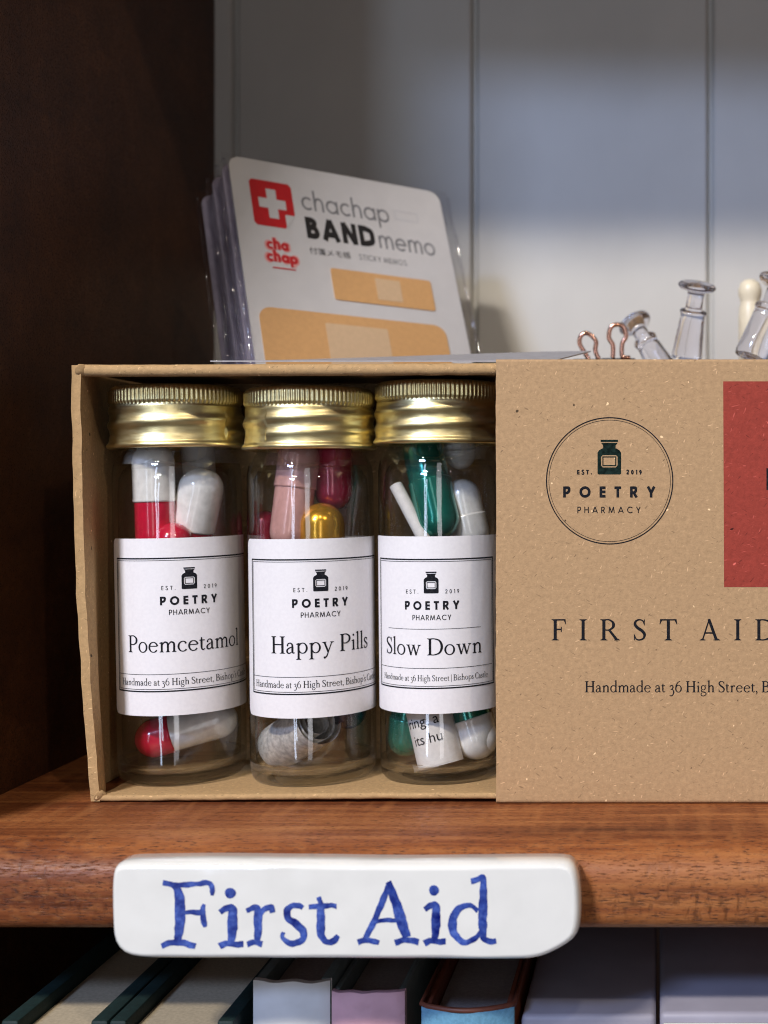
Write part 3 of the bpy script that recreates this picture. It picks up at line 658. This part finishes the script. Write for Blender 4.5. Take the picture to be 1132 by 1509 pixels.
        # Japanese line from the built-in font
        cu_ = bpy.data.curves.new('japanese', 'FONT'); cu_.body = '付箋メモ帳'; cu_.size = 2.2 * mm; cu_.resolution_u = 2
        to = bpy.data.objects.new('japanese', cu_); C.objects.link(to)
        dg = bpy.context.evaluated_depsgraph_get(); dg.update(); me = bpy.data.meshes.new_from_object(to.evaluated_get(dg))
        bpy.data.objects.remove(to)
        if len(me.vertices): obj('japanese_lettering', [fc(17.4 * mm + p.co.x, -20.3 * 1.27 * mm + p.co.y, .00005) for p in me.vertices], [tuple(q.vertices) for q in me.polygons], 'card_black', o)

# leaflet lying tilted on the tray
def leaf(x, y, z): return Vector((x, y, z))
ys = [.002, .012, .022, .032]
v = []; xs = [-.0885 + .0052 * k for k in range(14)]
top = .08665
for i, x in enumerate(xs):
    u = i / (len(xs) - 1)
    for j, yy in enumerate(ys):
        w = j / 3
        xa = x + (0.004 * w if i == 0 else 0) + (.006 * w if i == len(xs) - 1 else 0)
        v.append((xa, yy, top + .0046 * w * (.65 + .35 * u) + .0006 * u * w))
n = len(v); v += [(p[0], p[1], p[2] + .00025) for p in v]
f = []; fm = []
for i in range(len(xs) - 1):
    for j in range(3):
        a = i * 4 + j; f += [(a, a + 1, a + 5, a + 4), (n + a, n + a + 4, n + a + 5, n + a + 1)]
for i in range(len(xs) - 1): a = i * 4; f += [(a, a + 4, n + a + 4, n + a), (a + 3, n + a + 3, n + a + 7, a + 7)]
for j in range(3): f += [(j, n + j, n + j + 1, j + 1)]; a = (len(xs) - 1) * 4 + j; f += [(a, a + 1, n + a + 1, n + a)]
lf = fixn(obj('leaflet', v, f, 'leaflet_shade', None, False, None, (-.10, .002, top))); tag(lf, 'thin paper leaflet lying tilted on top of the kraft tray', 'leaflet')

# ------------------------------------------------------------------ clips and pins
def clip(label, pxs, Z):
    q = catmull([W(800 + a * .2933, 380 + b * .2933, Z) for a, b in pxs], 8)
    b = sum(q, Vector()) / len(q); bz = .0923
    q = [p if p.z > bz + .0007 else Vector((p.x, p.y, bz + .0007)) for p in q]
    o = thing('binder_clip', label, 'binder clip', (b.x, b.y, bz), 'rose gold clips on the clear box')
    mb = MB(); mb.tube(q, .00055, 10); mb.obj('wire_handle', 'rose_gold', o, True)
    mb = MB(); mb.box(b.x - .004, b.x + .004, b.y - .0002, b.y + .005, bz, bz + .0006, .0002); mb.obj('clip_body', 'black_metal', o)
clip('rose gold clip handle standing bare, nearer the leaflet tip', [(238, 545), (232, 515), (212, 478), (186, 432), (190, 395), (215, 378), (246, 392), (268, 422), (264, 462), (276, 500), (290, 545)], .303)
clip('rose gold clip handle in front of a lying clear push pin', [(350, 545), (352, 500), (352, 440), (332, 400), (342, 350), (375, 335), (408, 350), (418, 395), (400, 430), (398, 490), (415, 510), (440, 520)], .301)
PIN = [(0, 0), (4.0, 0), (4.5, .35), (4.55, .8), (4.2, 1.25), (2.9, 1.6), (2.15, 2.0), (2.0, 2.6), (2.0, 6.0), (2.1, 6.3), (3.0, 6.45), (3.25, 6.8), (3.2, 7.2), (2.95, 7.5), (3.0, 9), (3.4, 14), (3.7, 17.5), (3.5, 18.2), (0, 18.2)]
def push_pin(label, top_, low, scale=1.0, mat='clear_plastic', prof=PIN, cat='push pin', name='push_pin', group='push pins on the clear box'):
    d = (low - top_).normalized(); mtx = Matrix.Translation(top_) @ d.to_track_quat('Z', 'Y').to_matrix().to_4x4()
    mb = MB(); mb.lathe([(r * .001 * scale, z * .001 * scale) for r, z in prof], 40, mtx)
    zmin = min(v.z for v in mb.v); dz = .0924 - zmin
    o = mb.obj(name, mat, None, True, origin=(low.x, low.y, .0924), sharp_at=50); fixn(o)
    tag(o, label, cat, group); return o
push_pin('clear push pin standing with its flat round head up', W(1028, 418, .296), W(1010, 540, .303), 1.0)
push_pin('clear push pin lying tilted behind the rose gold clip', W(934, 474, .316), W(978, 545, .309), .95)
push_pin('clear push pin leaning over at the edge of the frame', W(1150, 412, .300), W(1100, 545, .297), 1.12)
PEG = [(0, 0), (1.4, .3), (2.5, 1.2), (3.0, 2.8), (2.9, 4.2), (2.5, 5.4), (2.45, 6.2), (2.8, 7.4), (3.0, 10), (3.05, 24), (2.6, 24.4), (0, 24.4)]
push_pin('cream round headed peg standing behind the clear pins', W(1105, 411, .330), W(1107, 560, .330), 1.05, 'cream', PEG, 'peg', 'peg', None)

# ------------------------------------------------------------------ kraft tray
TD = .0335              # depth of tray
def lerp_tab(tab, x):
    for (a, b), (c, d) in zip(tab, tab[1:]):
        if a <= x <= c: return b + (d - b) * (x - a) / (c - a)
    return tab[0][1] if x < tab[0][0] else tab[-1][1]
TOPZ = .0861
edge = [(0.0, 134), (.0166, 124), (.0326, 116), (.0472, 111), (.0722, 106), (TOPZ, 105)]   # z -> pixel x of the bent left edge
tray = MB()
def wall_x(z, d):      # inner face of the left wall
    xf = (lerp_tab(edge, z) - PPX) / F * Z0 + .0019
    w = min(1, max(0, (d - .002) / .011)); w = w * w * (3 - 2 * w)
    return xf * (1 - w) + (-.1148) * w - .0001
nz2, nd = 40, 16
def wob(z, s): return .00025 * mnoise.noise(Vector((z * 160, s, 3)))
gi, go = [], []
for j in range(nz2 + 1):
    z = .0003 + (TOPZ - .0006) * j / nz2
    for i in range(nd + 1):
        d = TD * i / nd
        x = wall_x(z, d) + (wob(z, 1) if i < 3 else 0)
        tkn = .0018 if i < 3 else .0012
        rd = -.00022 * mnoise.noise(Vector((z * 260, 5, 1))) if i == 0 else 0
        gi.append((x, d + rd, z)); go.append((x - tkn, d + rd, z))
nn = len(gi); f = []
for j in range(nz2):
    for i in range(nd):
        a = j * (nd + 1) + i; b = a + nd + 1
        f += [(a, a + 1, b + 1, b), (nn + a, nn + b, nn + b + 1, nn + a + 1)]
    a = j * (nd + 1); f.append((a, a + nd + 1, nn + a + nd + 1, nn + a)); a += nd; f.append((a, nn + a, nn + a + nd + 1, a + nd + 1))
for i in range(nd): f.append((i, nn + i, nn + i + 1, i + 1)); a = nz2 * (nd + 1) + i; f.append((a, a + 1, nn + a + 1, nn + a))
tray.add(gi + go, f)
def panel(zfun, x0, x1, tk, front_r, name=None, up=1):
    # long panel along x with a folded round front lip
    nx = 60; v = []; f = []
    prof = []
    for k in range(9): a = PI / 2 + PI * k / 8; prof.append((front_r + front_r * math.cos(a) * 1.0, front_r + front_r * math.sin(a)))
    prof = [(y, z) for y, z in prof] + [(.006, .0), (TD, 0), (TD, tk), (.006, tk * 1.2)]
    n = len(prof)
    for i in range(nx + 1):
        x = x0 + (x1 - x0) * i / nx; zz = zfun(x)
        jt = .00012 * mnoise.noise(Vector((x * 330, 7, up)))
        for k, (y, z) in enumerate(prof):
            v.append((x, y + (jt if k < 9 else 0), zz + up * z + (jt if k < 9 else 0)))
    for i in range(nx):
        for k in range(n): f.append((i * n + k, i * n + (k + 1) % n, (i + 1) * n + (k + 1) % n, (i + 1) * n + k))
    f.append(tuple(range(n))); f.append(tuple(nx * n + k for k in reversed(range(n))))
    tray.add(v, f)
panel(lambda x: TOPZ - .0001 + .00035 * max(0, min(1, (x + .10) / .08)), -.1138, .060, .0012, .00118, up=-1)
panel(lambda x: .0002 + .00045 * max(0, min(1, (x + .105) / .05)), -.1095, .060, .0009, .00062, up=1)
tray.box(-.1155, .060, TD + .0001, TD + .0012, .0003, TOPZ - .0002)
# crumpled fold corners
for cx, cz, r in ((-.1134, TOPZ - .0012, .0013), (-.1098, .0013, .0012)):
    tray.lathe([(0, -r), (r * .7, -r * .7), (r, 0), (r * .75, r * .7), (0, r)], 10, Matrix.Translation((cx, .0007, cz)) @ Matrix.Rotation(.5, 4, 'Y'), rfun=lambda rr, z, a: rr * (1 + .18 * math.sin(3 * a + 1)))
tr = fixn(tray.obj('cardboard_tray', 'kraft_tray', None, True, origin=(-.112, 0, 0), sharp_at=45))
tag(tr, 'brown kraft card tray standing on its side, holding three bottles', 'cardboard tray')

# ------------------------------------------------------------------ kraft sleeve
SX0, SX1, SY0, SY1, SZ1 = (731 - PPX) / F * (Z0 - .0008), .104, -.0008, TD + .0022, .0869
sl = thing('cardboard_sleeve', 'kraft card sleeve printed FIRST AID with round jar emblem and red square', 'cardboard sleeve', (SX0, SY0, 0))
v = []; f = []; pr = []
rc = .0006; q = []
for cx, cz, a0 in ((SY1 - rc, SZ1 - rc, 0), (SY0 + rc, SZ1 - rc, 90), (SY0 + rc, .0001 + rc, 180), (SY1 - rc, .0001 + rc, 270)):
    for k in range(5): a = R(a0 + 90 * k / 4); q.append((cx + rc * math.cos(a), cz + rc * math.sin(a)))
    if a0 == 90:
        for k in range(1, 90): q.append((SY0, SZ1 - rc - (SZ1 - 2 * rc - .0001) * k / 90))
inn = [(SY0 + .0006 + (y - SY0) * ((SY1 - SY0 - .0012) / (SY1 - SY0)), .0006 + z * ((SZ1 - .0012) / SZ1)) for y, z in q]
n = len(q)
for x in (SX0, SX1):
    for L in (q, inn): v += [(x + (.00010 * mnoise.noise(Vector((z * 420, 2, 1))) + .00012 * mnoise.noise(Vector((z * 60, 7, 1))) if x == SX0 else x), y, z) for y, z in L]
for k in range(n):
    k2 = (k + 1) % n
    f += [(k, k2, 2 * n + k2, 2 * n + k), (n + k, 3 * n + k, 3 * n + k2, n + k2), (k, n + k, n + k2, k2), (2 * n + k, 2 * n + k2, 3 * n + k2, 3 * n + k)]
fixn(obj('sleeve_body', v, f, 'kraft', sl, False))
SF = Z0 - .0008; mmp = SF / F * 1000       # mm per photo pixel on the sleeve face
def sp(px, py): return ((px - PPX) * mmp, EYE * 1000 + (PPY - py) * mmp)
def onS(d): return lambda x, y: Vector((x * .001, SY0 - d, y * .001))
a = Flat(); x0, y1 = sp(1066, 562); x1, y0 = sp(1369, 865); a.poly([[(x0 + .15, y0), (x1, y0), (x1, y1), (x0, y1), (x0 - .02, y1 - .3)]]); rp = a.obj('red_patch', 'red_card', onS(.00006), sl)
a = Flat(); x0, y1 = sp(1129.5, 690); x1, y0 = sp(1141, 722); a.rect(x0, x1, y0, y1); a.obj('letter_mark', 'ink', onS(.00010), rp)
a = Flat()
cx, cy_ = sp(898.5, 708.5); a.ring(cx, cy_, 92.2 * mmp, 93.8 * mmp, 160); a.ring(cx, cy_, 89.2 * mmp, 89.8 * mmp, 160)
e = a.obj('round_emblem', 'ink', onS(.00005), sl)
a = Flat(); x, y = sp(898, 699); a.jar(x, y, 51 * mmp); a.obj('jar_mark', 'green_ink', onS(.00006), e)
a = Flat()
x, y = sp(898, 733); a.text('POETRY', 'bold', 16.2 * mmp, x, y, 136 * mmp)
x, y = sp(897.5, 756); a.text('PHARMACY', 'book', 9.3 * mmp, x, y, 93 * mmp)
x, y = sp(861.5, 699); a.text('EST.', 'bold', 6.6 * mmp, x, y, 22 * mmp)
x, y = sp(934.5, 699); a.text('2019', 'bold', 6.6 * mmp, x, y, 23 * mmp)
a.obj('emblem_lettering', 'ink', onS(.00006), e)
a = Flat(); x, y = sp(813, 943.5)
xs0 = x
for wd_, xa, xb in (('FIRST', 813, 998), ('AID', 1031, 1142)):
    x, y = sp(xa, 943.5); a.text(wd_, 'serif', 31 * mmp, x, y, (xb - xa) * mmp, 'l')
x, y = sp(862, 1020); a.text("Handmade at 36 High Street, Bishop's Castle", 'serif', 16.4 * mmp, x, y, 392 * mmp, 'l', 8, 30, 'scale')
a.obj('sleeve_lettering', 'ink', onS(.00006), sl)

# ------------------------------------------------------------------ bottles
FZ = .0013              # inner floor of the tray
BR = .01284
def cap_r(seed, zt):
    def fn(r, z, a):
        u = z / .0122
        rr = r
        if z > .0088 and z < .0117: rr += .00021 * (abs(math.sin(a * 44)) ** .7 * 2 - 1)
        for c0 in (.0030, .0060):
            zc = c0 + .0026 * (((a + seed) / (2 * PI)) % 1.0)
            if .0018 < zc < .0082: rr += .00050 * math.exp(-((z - zc) / .00085) ** 2) * min(1, (zc - .0018) / .0008, (.0082 - zc) / .0008)
        return rr
    return fn
def bottle(label, cx, Zc, lean, zs, spec, seed):
    base = Vector((cx, Zc - Z0, FZ))
    o = thing('glass_bottle', label, 'bottle', base, 'little capsule bottles in the tray')
    Mx = Matrix.Translation(base) @ Matrix.Rotation(R(lean), 4, 'Y') @ Matrix.Diagonal((1, 1, zs, 1))
    dH = .0014
    outer = [(.0001, .0009), (.006, .0008), (.0098, .0002), (.0108, .0), (.0118, .0003), (.01250, .0012), (BR, .0028), (BR, .0045), (BR, .020), (BR, .040), (BR, .0600 + dH), (.01278, .0622 + dH), (.0125, .0640 + dH), (.0118, .0655 + dH), (.0110, .0663 + dH), (.0106, .0672 + dH), (.0106, .0765 + dH)]
    inner = [(.0090, .0765 + dH), (.0087, .0700 + dH), (.0085, .0660 + dH), (.0087, .0650 + dH), (.0094, .0642 + dH), (.0106, .0630 + dH), (.01150, .0612 + dH), (.01180, .0590), (.01180, .040), (.01180, .020), (.01180, .0100), (.01165, .0044), (.0112, .0034), (.0100, .0025), (.006, .0021), (.0001, .0024)]
    prof = outer + inner; no = len(outer)
    def mf(i):
        if i < 7: return 1
        if 12 <= i < no + 5: return 2
        if i >= no + 11: return 1
        return 0
    mb = MB(); mb.lathe(prof, 72, Mx, mfun=mf); mb.obj('bottle_body', ['thin_glass', 'solid_glass', 'neck_glass'], o, True)
    # cap
    zc = .0672 + dH
    rp_ = [(.0125, .0004), (.0131, .0)] + [(.0136, .0002), (.01378, .0006), (.0136, .0010)] + [(.0133 - .0003 * min(1, k / 6), .0013 + k * .00025) for k in range(29)]
    zl = rp_[-1][1]
    rp_ += [(.0128, .0086), (.0129, .0089), (.0131, .0092)] + [(.0131, .0094 + k * .0004) for k in range(6)] + [(.0130, .0117), (.0127, .0121), (.0121, .01235), (.0060, .0124), (.0001, .0124)]
    mc = Mx @ Matrix.Translation((0, 0, zc)) @ Matrix.Diagonal((1, 1, 1.045, 1))
    mb = MB(); mb.lathe(rp_, 352, mc, rfun=cap_r(seed, zc)); mb.obj('screw_cap', 'gold', o, True)
    # label
    c, half, zb, zt_ = R(spec['c']), R(spec['half']), spec['zb'], spec['zt']
    RL = BR + .00007
    def wrap(r):
        def fn(s, t_):    # s arc in mm from the label centre, t in mm above the floor
            an = c + s * .001 / RL; p = Vector((r * math.sin(an), -r * math.cos(an), (t_ * .001)))
            return Matrix.Translation(base) @ Matrix.Rotation(R(lean), 4, 'Y') @ p
        return fn
    hs = half * RL * 1000; rc_ = 1.6; ns, ntt = 64, 2; v = []; cols = []
    for i in range(ns + 1):
        s = -hs + 2 * hs * (i / ns); ex = max(0, abs(s) - (hs - rc_)); dzz = rc_ - math.sqrt(max(0, rc_ ** 2 - ex ** 2))
        cols.append((s, zb + dzz, zt_ - dzz))
    # finer columns at the corners
    ext = [hs - rc_ + rc_ * math.sin(PI / 2 * k / 8) for k in range(1, 9)]
    ss = sorted([s for s, _, _ in cols if abs(s) < hs - rc_] + ext + [-x for x in ext])
    for s in ss:
        ex = max(0, abs(s) - (hs - rc_)); dzz = rc_ - math.sqrt(max(0, rc_ ** 2 - ex ** 2)); v += [wrap(RL)(s, zb + dzz), wrap(RL)(s, zt_ - dzz)]
    lb = obj('paper_label', v, [(2 * i, 2 * i + 2, 2 * i + 3, 2 * i + 1) for i in range(len(ss) - 1)], 'label', o, True)
    a = Flat(); fh = spec['fh'] * BR * 1000 * PI / 180; N = 70
    z0, z1 = spec['f0'], spec['f1']
    a.frame(-fh, fh, z0, z1, .28, N); a.frame(-fh + .52, fh - .52, z0 + .52, z1 - .52, .10, N)
    a.rect(-fh + .62, fh - .62, spec['l1'], spec['l1'] + .10, N)
    if 'l2' in spec: a.rect(-spec['l2w'], spec['l2w'], spec['l2'], spec['l2'] + .09, N)
    mk = spec.get('mx', 0.0)
    a.jar(mk, spec['jar'] + .05, 4.35)
    a.text('EST.', 'book', .80, mk - 4.0, spec['jar'], 2.7); a.text('2019', 'book', .80, mk + 4.2, spec['jar'], 2.8)
    a.text('POETRY', 'bold', 1.72, mk, spec['poe'] - .25, 11.3); a.text('PHARMACY', 'book', 1.05, mk, spec['pha'] - .25, 7.9)
    a.text(spec['name'], 'serif', spec['cap'], spec.get('nx', 0), spec['nb'], spec['nw'], 'c', 7, 30, 'scale')
    a.text(spec['addr'], 'serif', spec.get('acap', 1.38), spec.get('ax', 0), spec['ab'], spec['aw'], 'c', 8, 30, 'scale')
    a.obj('label_lettering', 'ink', wrap(RL + .00005), lb, .55)
    return base, Mx
AD1 = "Handmade at 36 High Street, Bishop's Castle"
B1 = bottle('gold capped glass bottle labelled Poemcetamol, next to the tray end', -.1002, .2650, -1.1, 1.0,
       dict(c=29, half=84, zb=14.6, zt=50.3, fh=75, f0=19.4, f1=46.4, l1=22.9, jar=39.9, poe=37.1, pha=35.1, name='Poemcetamol', cap=3.4, nb=27.4, nw=24.6, nx=-.7, addr=AD1, ab=20.75, aw=30.5), .4)
B2 = bottle('gold capped glass bottle labelled Happy Pills', -.0723, .2640, -.7, .995,
       dict(c=23, half=84, zb=14.3, zt=50.2, fh=73, f0=19.0, f1=46.2, l1=22.5, jar=39.6, poe=36.7, pha=34.7, name='Happy Pills', cap=3.45, nb=27.3, nw=21.6, nx=.5, addr=AD1, ab=20.4, aw=30.0), 2.0)
B3 = bottle('gold capped glass bottle labelled Slow Down, half behind the sleeve', -.0455, .2652, -.5, 1.012,
       dict(c=1, half=80, zb=15.0, zt=50.7, fh=64, f0=20.0, f1=46.2, l1=24.1, l2=32.0, l2w=10.4, jar=39.2, poe=36.2, pha=34.1, name='Slow Down', cap=3.4, nb=26.8, nw=21.8, nx=-.3, addr='Handmade at 36 High Street | Bishops Castle', acap=1.2, ab=21.6, aw=24.6), 3.2)

# ------------------------------------------------------------------ capsules and scrolls inside the bottles
def capsule(label, p0, p1, r, mcap, mbody, split=.5, part_cap='capsule_cap', name='capsule'):
    """p0 tip of the cap half, p1 tip of the body half"""
    L = (p1 - p0).length; d = (p1 - p0).normalized()
    mtx = Matrix.Translation(p0) @ d.to_track_quat('Z', 'Y').to_matrix().to_4x4()
    lo = p0 if p0.z < p1.z else p1
    o = thing(name, label, 'capsule', lo, 'capsules inside the bottles')
    def dome(r_, z_, sgn, n=9): return [(max(r_ * math.sin(PI / 2 * k / n), .00002), z_ + sgn * r_ * (1 - math.cos(PI / 2 * k / n))) for k in range(n + 1)]
    zs = L * split
    q = dome(r, 0, 1); q += [(r, zs - .0009), (r * 1.015, zs - .0004), (r * 1.01, zs - .0001), (r * .95, zs)]
    mb = MB(); mb.lathe(q, 40, mtx); mb.obj('capsule_cap', mcap, o, True)
    rb = r * .95; q = list(reversed(dome(rb, L, -1))); q = [(rb, zs - .002)] + q
    mb = MB(); mb.lathe(q, 40, mtx); mb.obj('capsule_body', mbody, o, True)
    return o
ZC = .2645
def Wd(px, py, dz=0.0): return W(px, py, ZC + dz)
CR = .0040
# bottle 1
capsule('upright capsule, white above and red below, in the Poemcetamol bottle', Wd(225, 652, -.004), Wd(231, 845, -.004), .0042, 'gel_white', 'gel_red', .455)
capsule('white ended capsule tilted beside the upright one in the Poemcetamol bottle', Wd(303, 690, -.001), Wd(268, 850, .001), .0046, 'gel_white', 'gel_red', .56)
capsule('red capsule with its round end just over the Poemcetamol label', Wd(255, 770, -.0062), Wd(256, 880, -.0058), .0038, 'gel_red', 'gel_white', .5)
capsule('red and white capsule lying on the bottom of the Poemcetamol bottle', Wd(199, 1096, -.003), Wd(350, 1053, .002), .0041, 'gel_red', 'gel_white', .36)
# bottle 2
capsule('pink capsule leaning upright in the Happy Pills bottle', Wd(444, 645, -.002), Wd(424, 812, -.004), .0043, 'gel_pink', 'gel_pink', .45)
capsule('ruby red capsule hanging beside the pink one in the Happy Pills bottle', Wd(490, 640, .002), Wd(492, 752, .001), .0041, 'gel_ruby', 'gel_ruby', .45)
capsule('golden capsule with its round end above the Happy Pills label', Wd(474, 741, -.0035), Wd(475, 880, -.003), .0047, 'gold_pearl', 'gold_pearl', .5)
capsule('ruby red capsule low behind the golden one in the Happy Pills bottle', Wd(391, 752, .009), Wd(391, 860, .009), .0030, 'gel_ruby', 'gel_ruby', .5)
capsule('dark navy capsule end under the Happy Pills label', Wd(515, 1074, -.001), Wd(506, 960, -.001), .0038, 'gel_navy', 'gel_navy', .5)
# bottle 3
capsule('emerald green capsule leaning upright in the Slow Down bottle', Wd(652, 795, -.004), Wd(618, 640, .001), .0045, 'gel_green', 'gel_green', .55)
capsule('pearly white capsule beside the green one in the Slow Down bottle', Wd(700, 812, .001), Wd(676, 706, .0015), .0040, 'gel_pearl', 'gel_pearl', .5)
capsule('pearly white capsule high in the neck of the Slow Down bottle', Wd(676, 640, .003), Wd(680, 692, .004), .0034, 'gel_pearl', 'gel_pearl', .5)
capsule('small green capsule end at the bottom of the Slow Down bottle', Wd(596, 1114, -.002), Wd(607, 1000, -.002), .0038, 'gel_green', 'gel_green', .5)
capsule('green and white capsule at the bottom of the Slow Down bottle', Wd(712, 1118, -.002), Wd(672, 985, .000), .0045, 'gel_white', 'gel_green', .45)
def scroll(label, p0, p1, r, mat='paper', turns=3.2, ink=None, roll=0.0):
    d = (p1 - p0).normalized(); L = (p1 - p0).length
    mtx = Matrix.Translation(p0) @ d.to_track_quat('Z', 'Y').to_matrix().to_4x4() @ Matrix.Rotation(roll, 4, 'Z')
    lo = p0 if p0.z < p1.z else p1
    o = thing('paper_scroll', label, 'paper scroll', lo, 'rolled poems inside the bottles')
    n = int(30 * turns); v = []; r0 = r * .35
    for i in range(n + 1):
        u = i / n; a = 2 * PI * turns * u; rr = r0 + (r - r0) * min(1, u * turns / (turns - 1)) - .0001 * (1 - u)
        for z in (0, L): v.append(mtx @ Vector((rr * math.cos(a), rr * math.sin(a), z + .0002 * math.sin(7 * u))))
    f = [(2 * i, 2 * i + 2, 2 * i + 3, 2 * i + 1) for i in range(n)]
    pr_ = obj('paper_roll', v, f, mat, o, True)
    if ink:
        al, be = 2 * PI * turns, 0
        for body, u0, w0 in ink:
            c_ = bpy.data.curves.new('ink_text', 'FONT'); c_.body = body; c_.size = .0030; c_.resolution_u = 3
            t_ = bpy.data.objects.new('ink_text', c_); C.objects.link(t_)
            dg = bpy.context.evaluated_depsgraph_get(); dg.update(); me = bpy.data.meshes.new_from_object(t_.evaluated_get(dg)); bpy.data.objects.remove(t_)
            bm = bmesh.new(); bm.from_mesh(me); bmesh.ops.triangulate(bm, faces=bm.faces)
            bmesh.ops.subdivide_edges(bm, edges=[e_ for e_ in bm.edges if e_.calc_length() > .0006], cuts=1); bm.verts.index_update()
            vv = []; wid = max(q.co.x for q in bm.verts); lv = mtx.to_3x3().inverted() @ Vector((-.25, -1, 0)); a_front = math.atan2(lv.y, lv.x)
            for q in bm.verts:
                an = a_front + (u0 + q.co.x - wid / 2) / r; vv.append(mtx @ Vector(((r + .00006) * math.cos(an), (r + .00006) * math.sin(an), w0 + q.co.y)))
            obj('printed_words', vv, [[w_.index for w_ in g_.verts] for g_ in bm.faces], 'ink', pr_); bm.free()
    return o
scroll('printed white paper scroll standing at the bottom of the Slow Down bottle', Wd(650, 1126, -.006), Wd(620, 995, -.003), .0047, ink=[('ring, a', .0, .0083), ('its hu', .0004, .0047)])
scroll('rolled white paper high in the neck of the Poemcetamol bottle', Wd(296, 722, .0065), Wd(290, 645, .005), .0034, 'paper', 2.6)
scroll('rolled paper scroll under the Happy Pills label', Wd(470, 1062, -.0075), Wd(412, 1100, .003), .0050, 'scroll_grey', 3.5)
scroll('narrow white paper scroll leaning on the green capsule in Slow Down', Wd(584, 716, -.003), Wd(628, 800, -.006), .0014, 'paper', 2.2)

# ------------------------------------------------------------------ ceramic sign
ZT = .2100
out = [(161, 1335), (161, 1298), (165, 1278), (178, 1272), (300, 1270), (420, 1271), (600, 1273), (800, 1271), (838, 1272), (850, 1282), (855, 1310), (856, 1345), (853, 1380), (838, 1394), (812, 1408), (780, 1417), (640, 1417), (480, 1416), (300, 1416), (205, 1415), (179, 1409), (164, 1390)]
P2 = [W(x, y, ZT) for x, y in out]
loop = []
m_ = len(P2)
for i in range(m_):
    a, b, c, d = P2[i - 1], P2[i], P2[(i + 1) % m_], P2[(i + 2) % m_]
    ns = max(2, int((c - b).length / .0012))
    for k in range(ns):
        u = k / ns; cr_ = .5 * ((2 * b) + (c - a) * u + (2 * a - 5 * b + 4 * c - d) * u * u + (3 * b - 3 * c + d - a) * u ** 3)
        loop.append(b.lerp(c, u).lerp(cr_, .55))
for _ in range(2): loop = [(loop[i - 1] + loop[i] * 2 + loop[(i + 1) % len(loop)]) / 4 for i in range(len(loop))]
n = len(loop); nrm = []
for i in range(n):
    d = loop[(i + 2) % n] - loop[i - 2]; nrm.append(Vector((d.z, 0, -d.x)).normalized())
cen = sum(loop, Vector()) / n
if sum((loop[i] - cen).dot(nrm[i]) for i in range(n)) < 0: nrm = [-q for q in nrm]
nrm = [sum((nrm[(i + k) % n] for k in range(-3, 4)), Vector()).normalized() for i in range(n)]
TY0, TY1 = ZT - Z0, YN - .0001
layers = [(-.0005, TY1), (0, TY1 - .0007), (0, TY0 + .0022)]
rb = .0012
for k in range(1, 9): a = PI / 2 * k / 8; layers.append((-rb * (1 - math.cos(a)), TY0 + .0022 - .0022 * math.sin(a)))
v = []; f = []
for ins, y in layers:
    for i in range(n): p = loop[i] + nrm[i] * ins; v.append((p.x, y + .00012 * mnoise.noise(Vector((p.x * 120, p.z * 120, 1))), p.z))
for L in range(len(layers) - 1):
    for i in range(n): f.append((L * n + i, L * n + (i + 1) % n, (L + 1) * n + (i + 1) % n, (L + 1) * n + i))
f.append(tuple(reversed(range(n))))
last = (len(layers) - 1) * n
for i in range(n): v[last + i] = (v[last + i][0], TY0, v[last + i][2])
f.append(tuple(last + i for i in range(n)))
sg = thing('ceramic_sign', 'white glazed ceramic sign hand lettered First Aid in cobalt blue', 'sign', (cen.x, YN, min(p.z for p in loop)))
to_ = obj('tile', v, f, 'porcelain', sg, True)
to_.data.polygons[len(to_.data.polygons) - 1].use_smooth = False
fixn(to_)
mz = ZT / F * 1000
a = Flat()
for ch, xa, xb, yb in (('F', 237, 317, 1394), ('i', 321, 359, 1394), ('r', 362, 406, 1393), ('s', 413, 453, 1392), ('t', 455, 501, 1391), ('A', 526, 618, 1390), ('i', 623, 657, 1390), ('d', 660, 732, 1390)):
    v_, f_, g0, g1 = glyph('hand', ch); k = 93 * mz / 100; sx = (xb - xa) * mz / (g1 - g0); x0 = (xa - PPX) * mz; y0 = EYE * 1000 + (PPY - yb) * mz
    a.add([(x0 + (p[0] - g0) * sx, y0 + p[1] * k) for p in v_], f_)
a.obj('blue_lettering', 'cobalt', lambda x, y: Vector((x * .001, TY0 - .00006, y * .001)), sg)
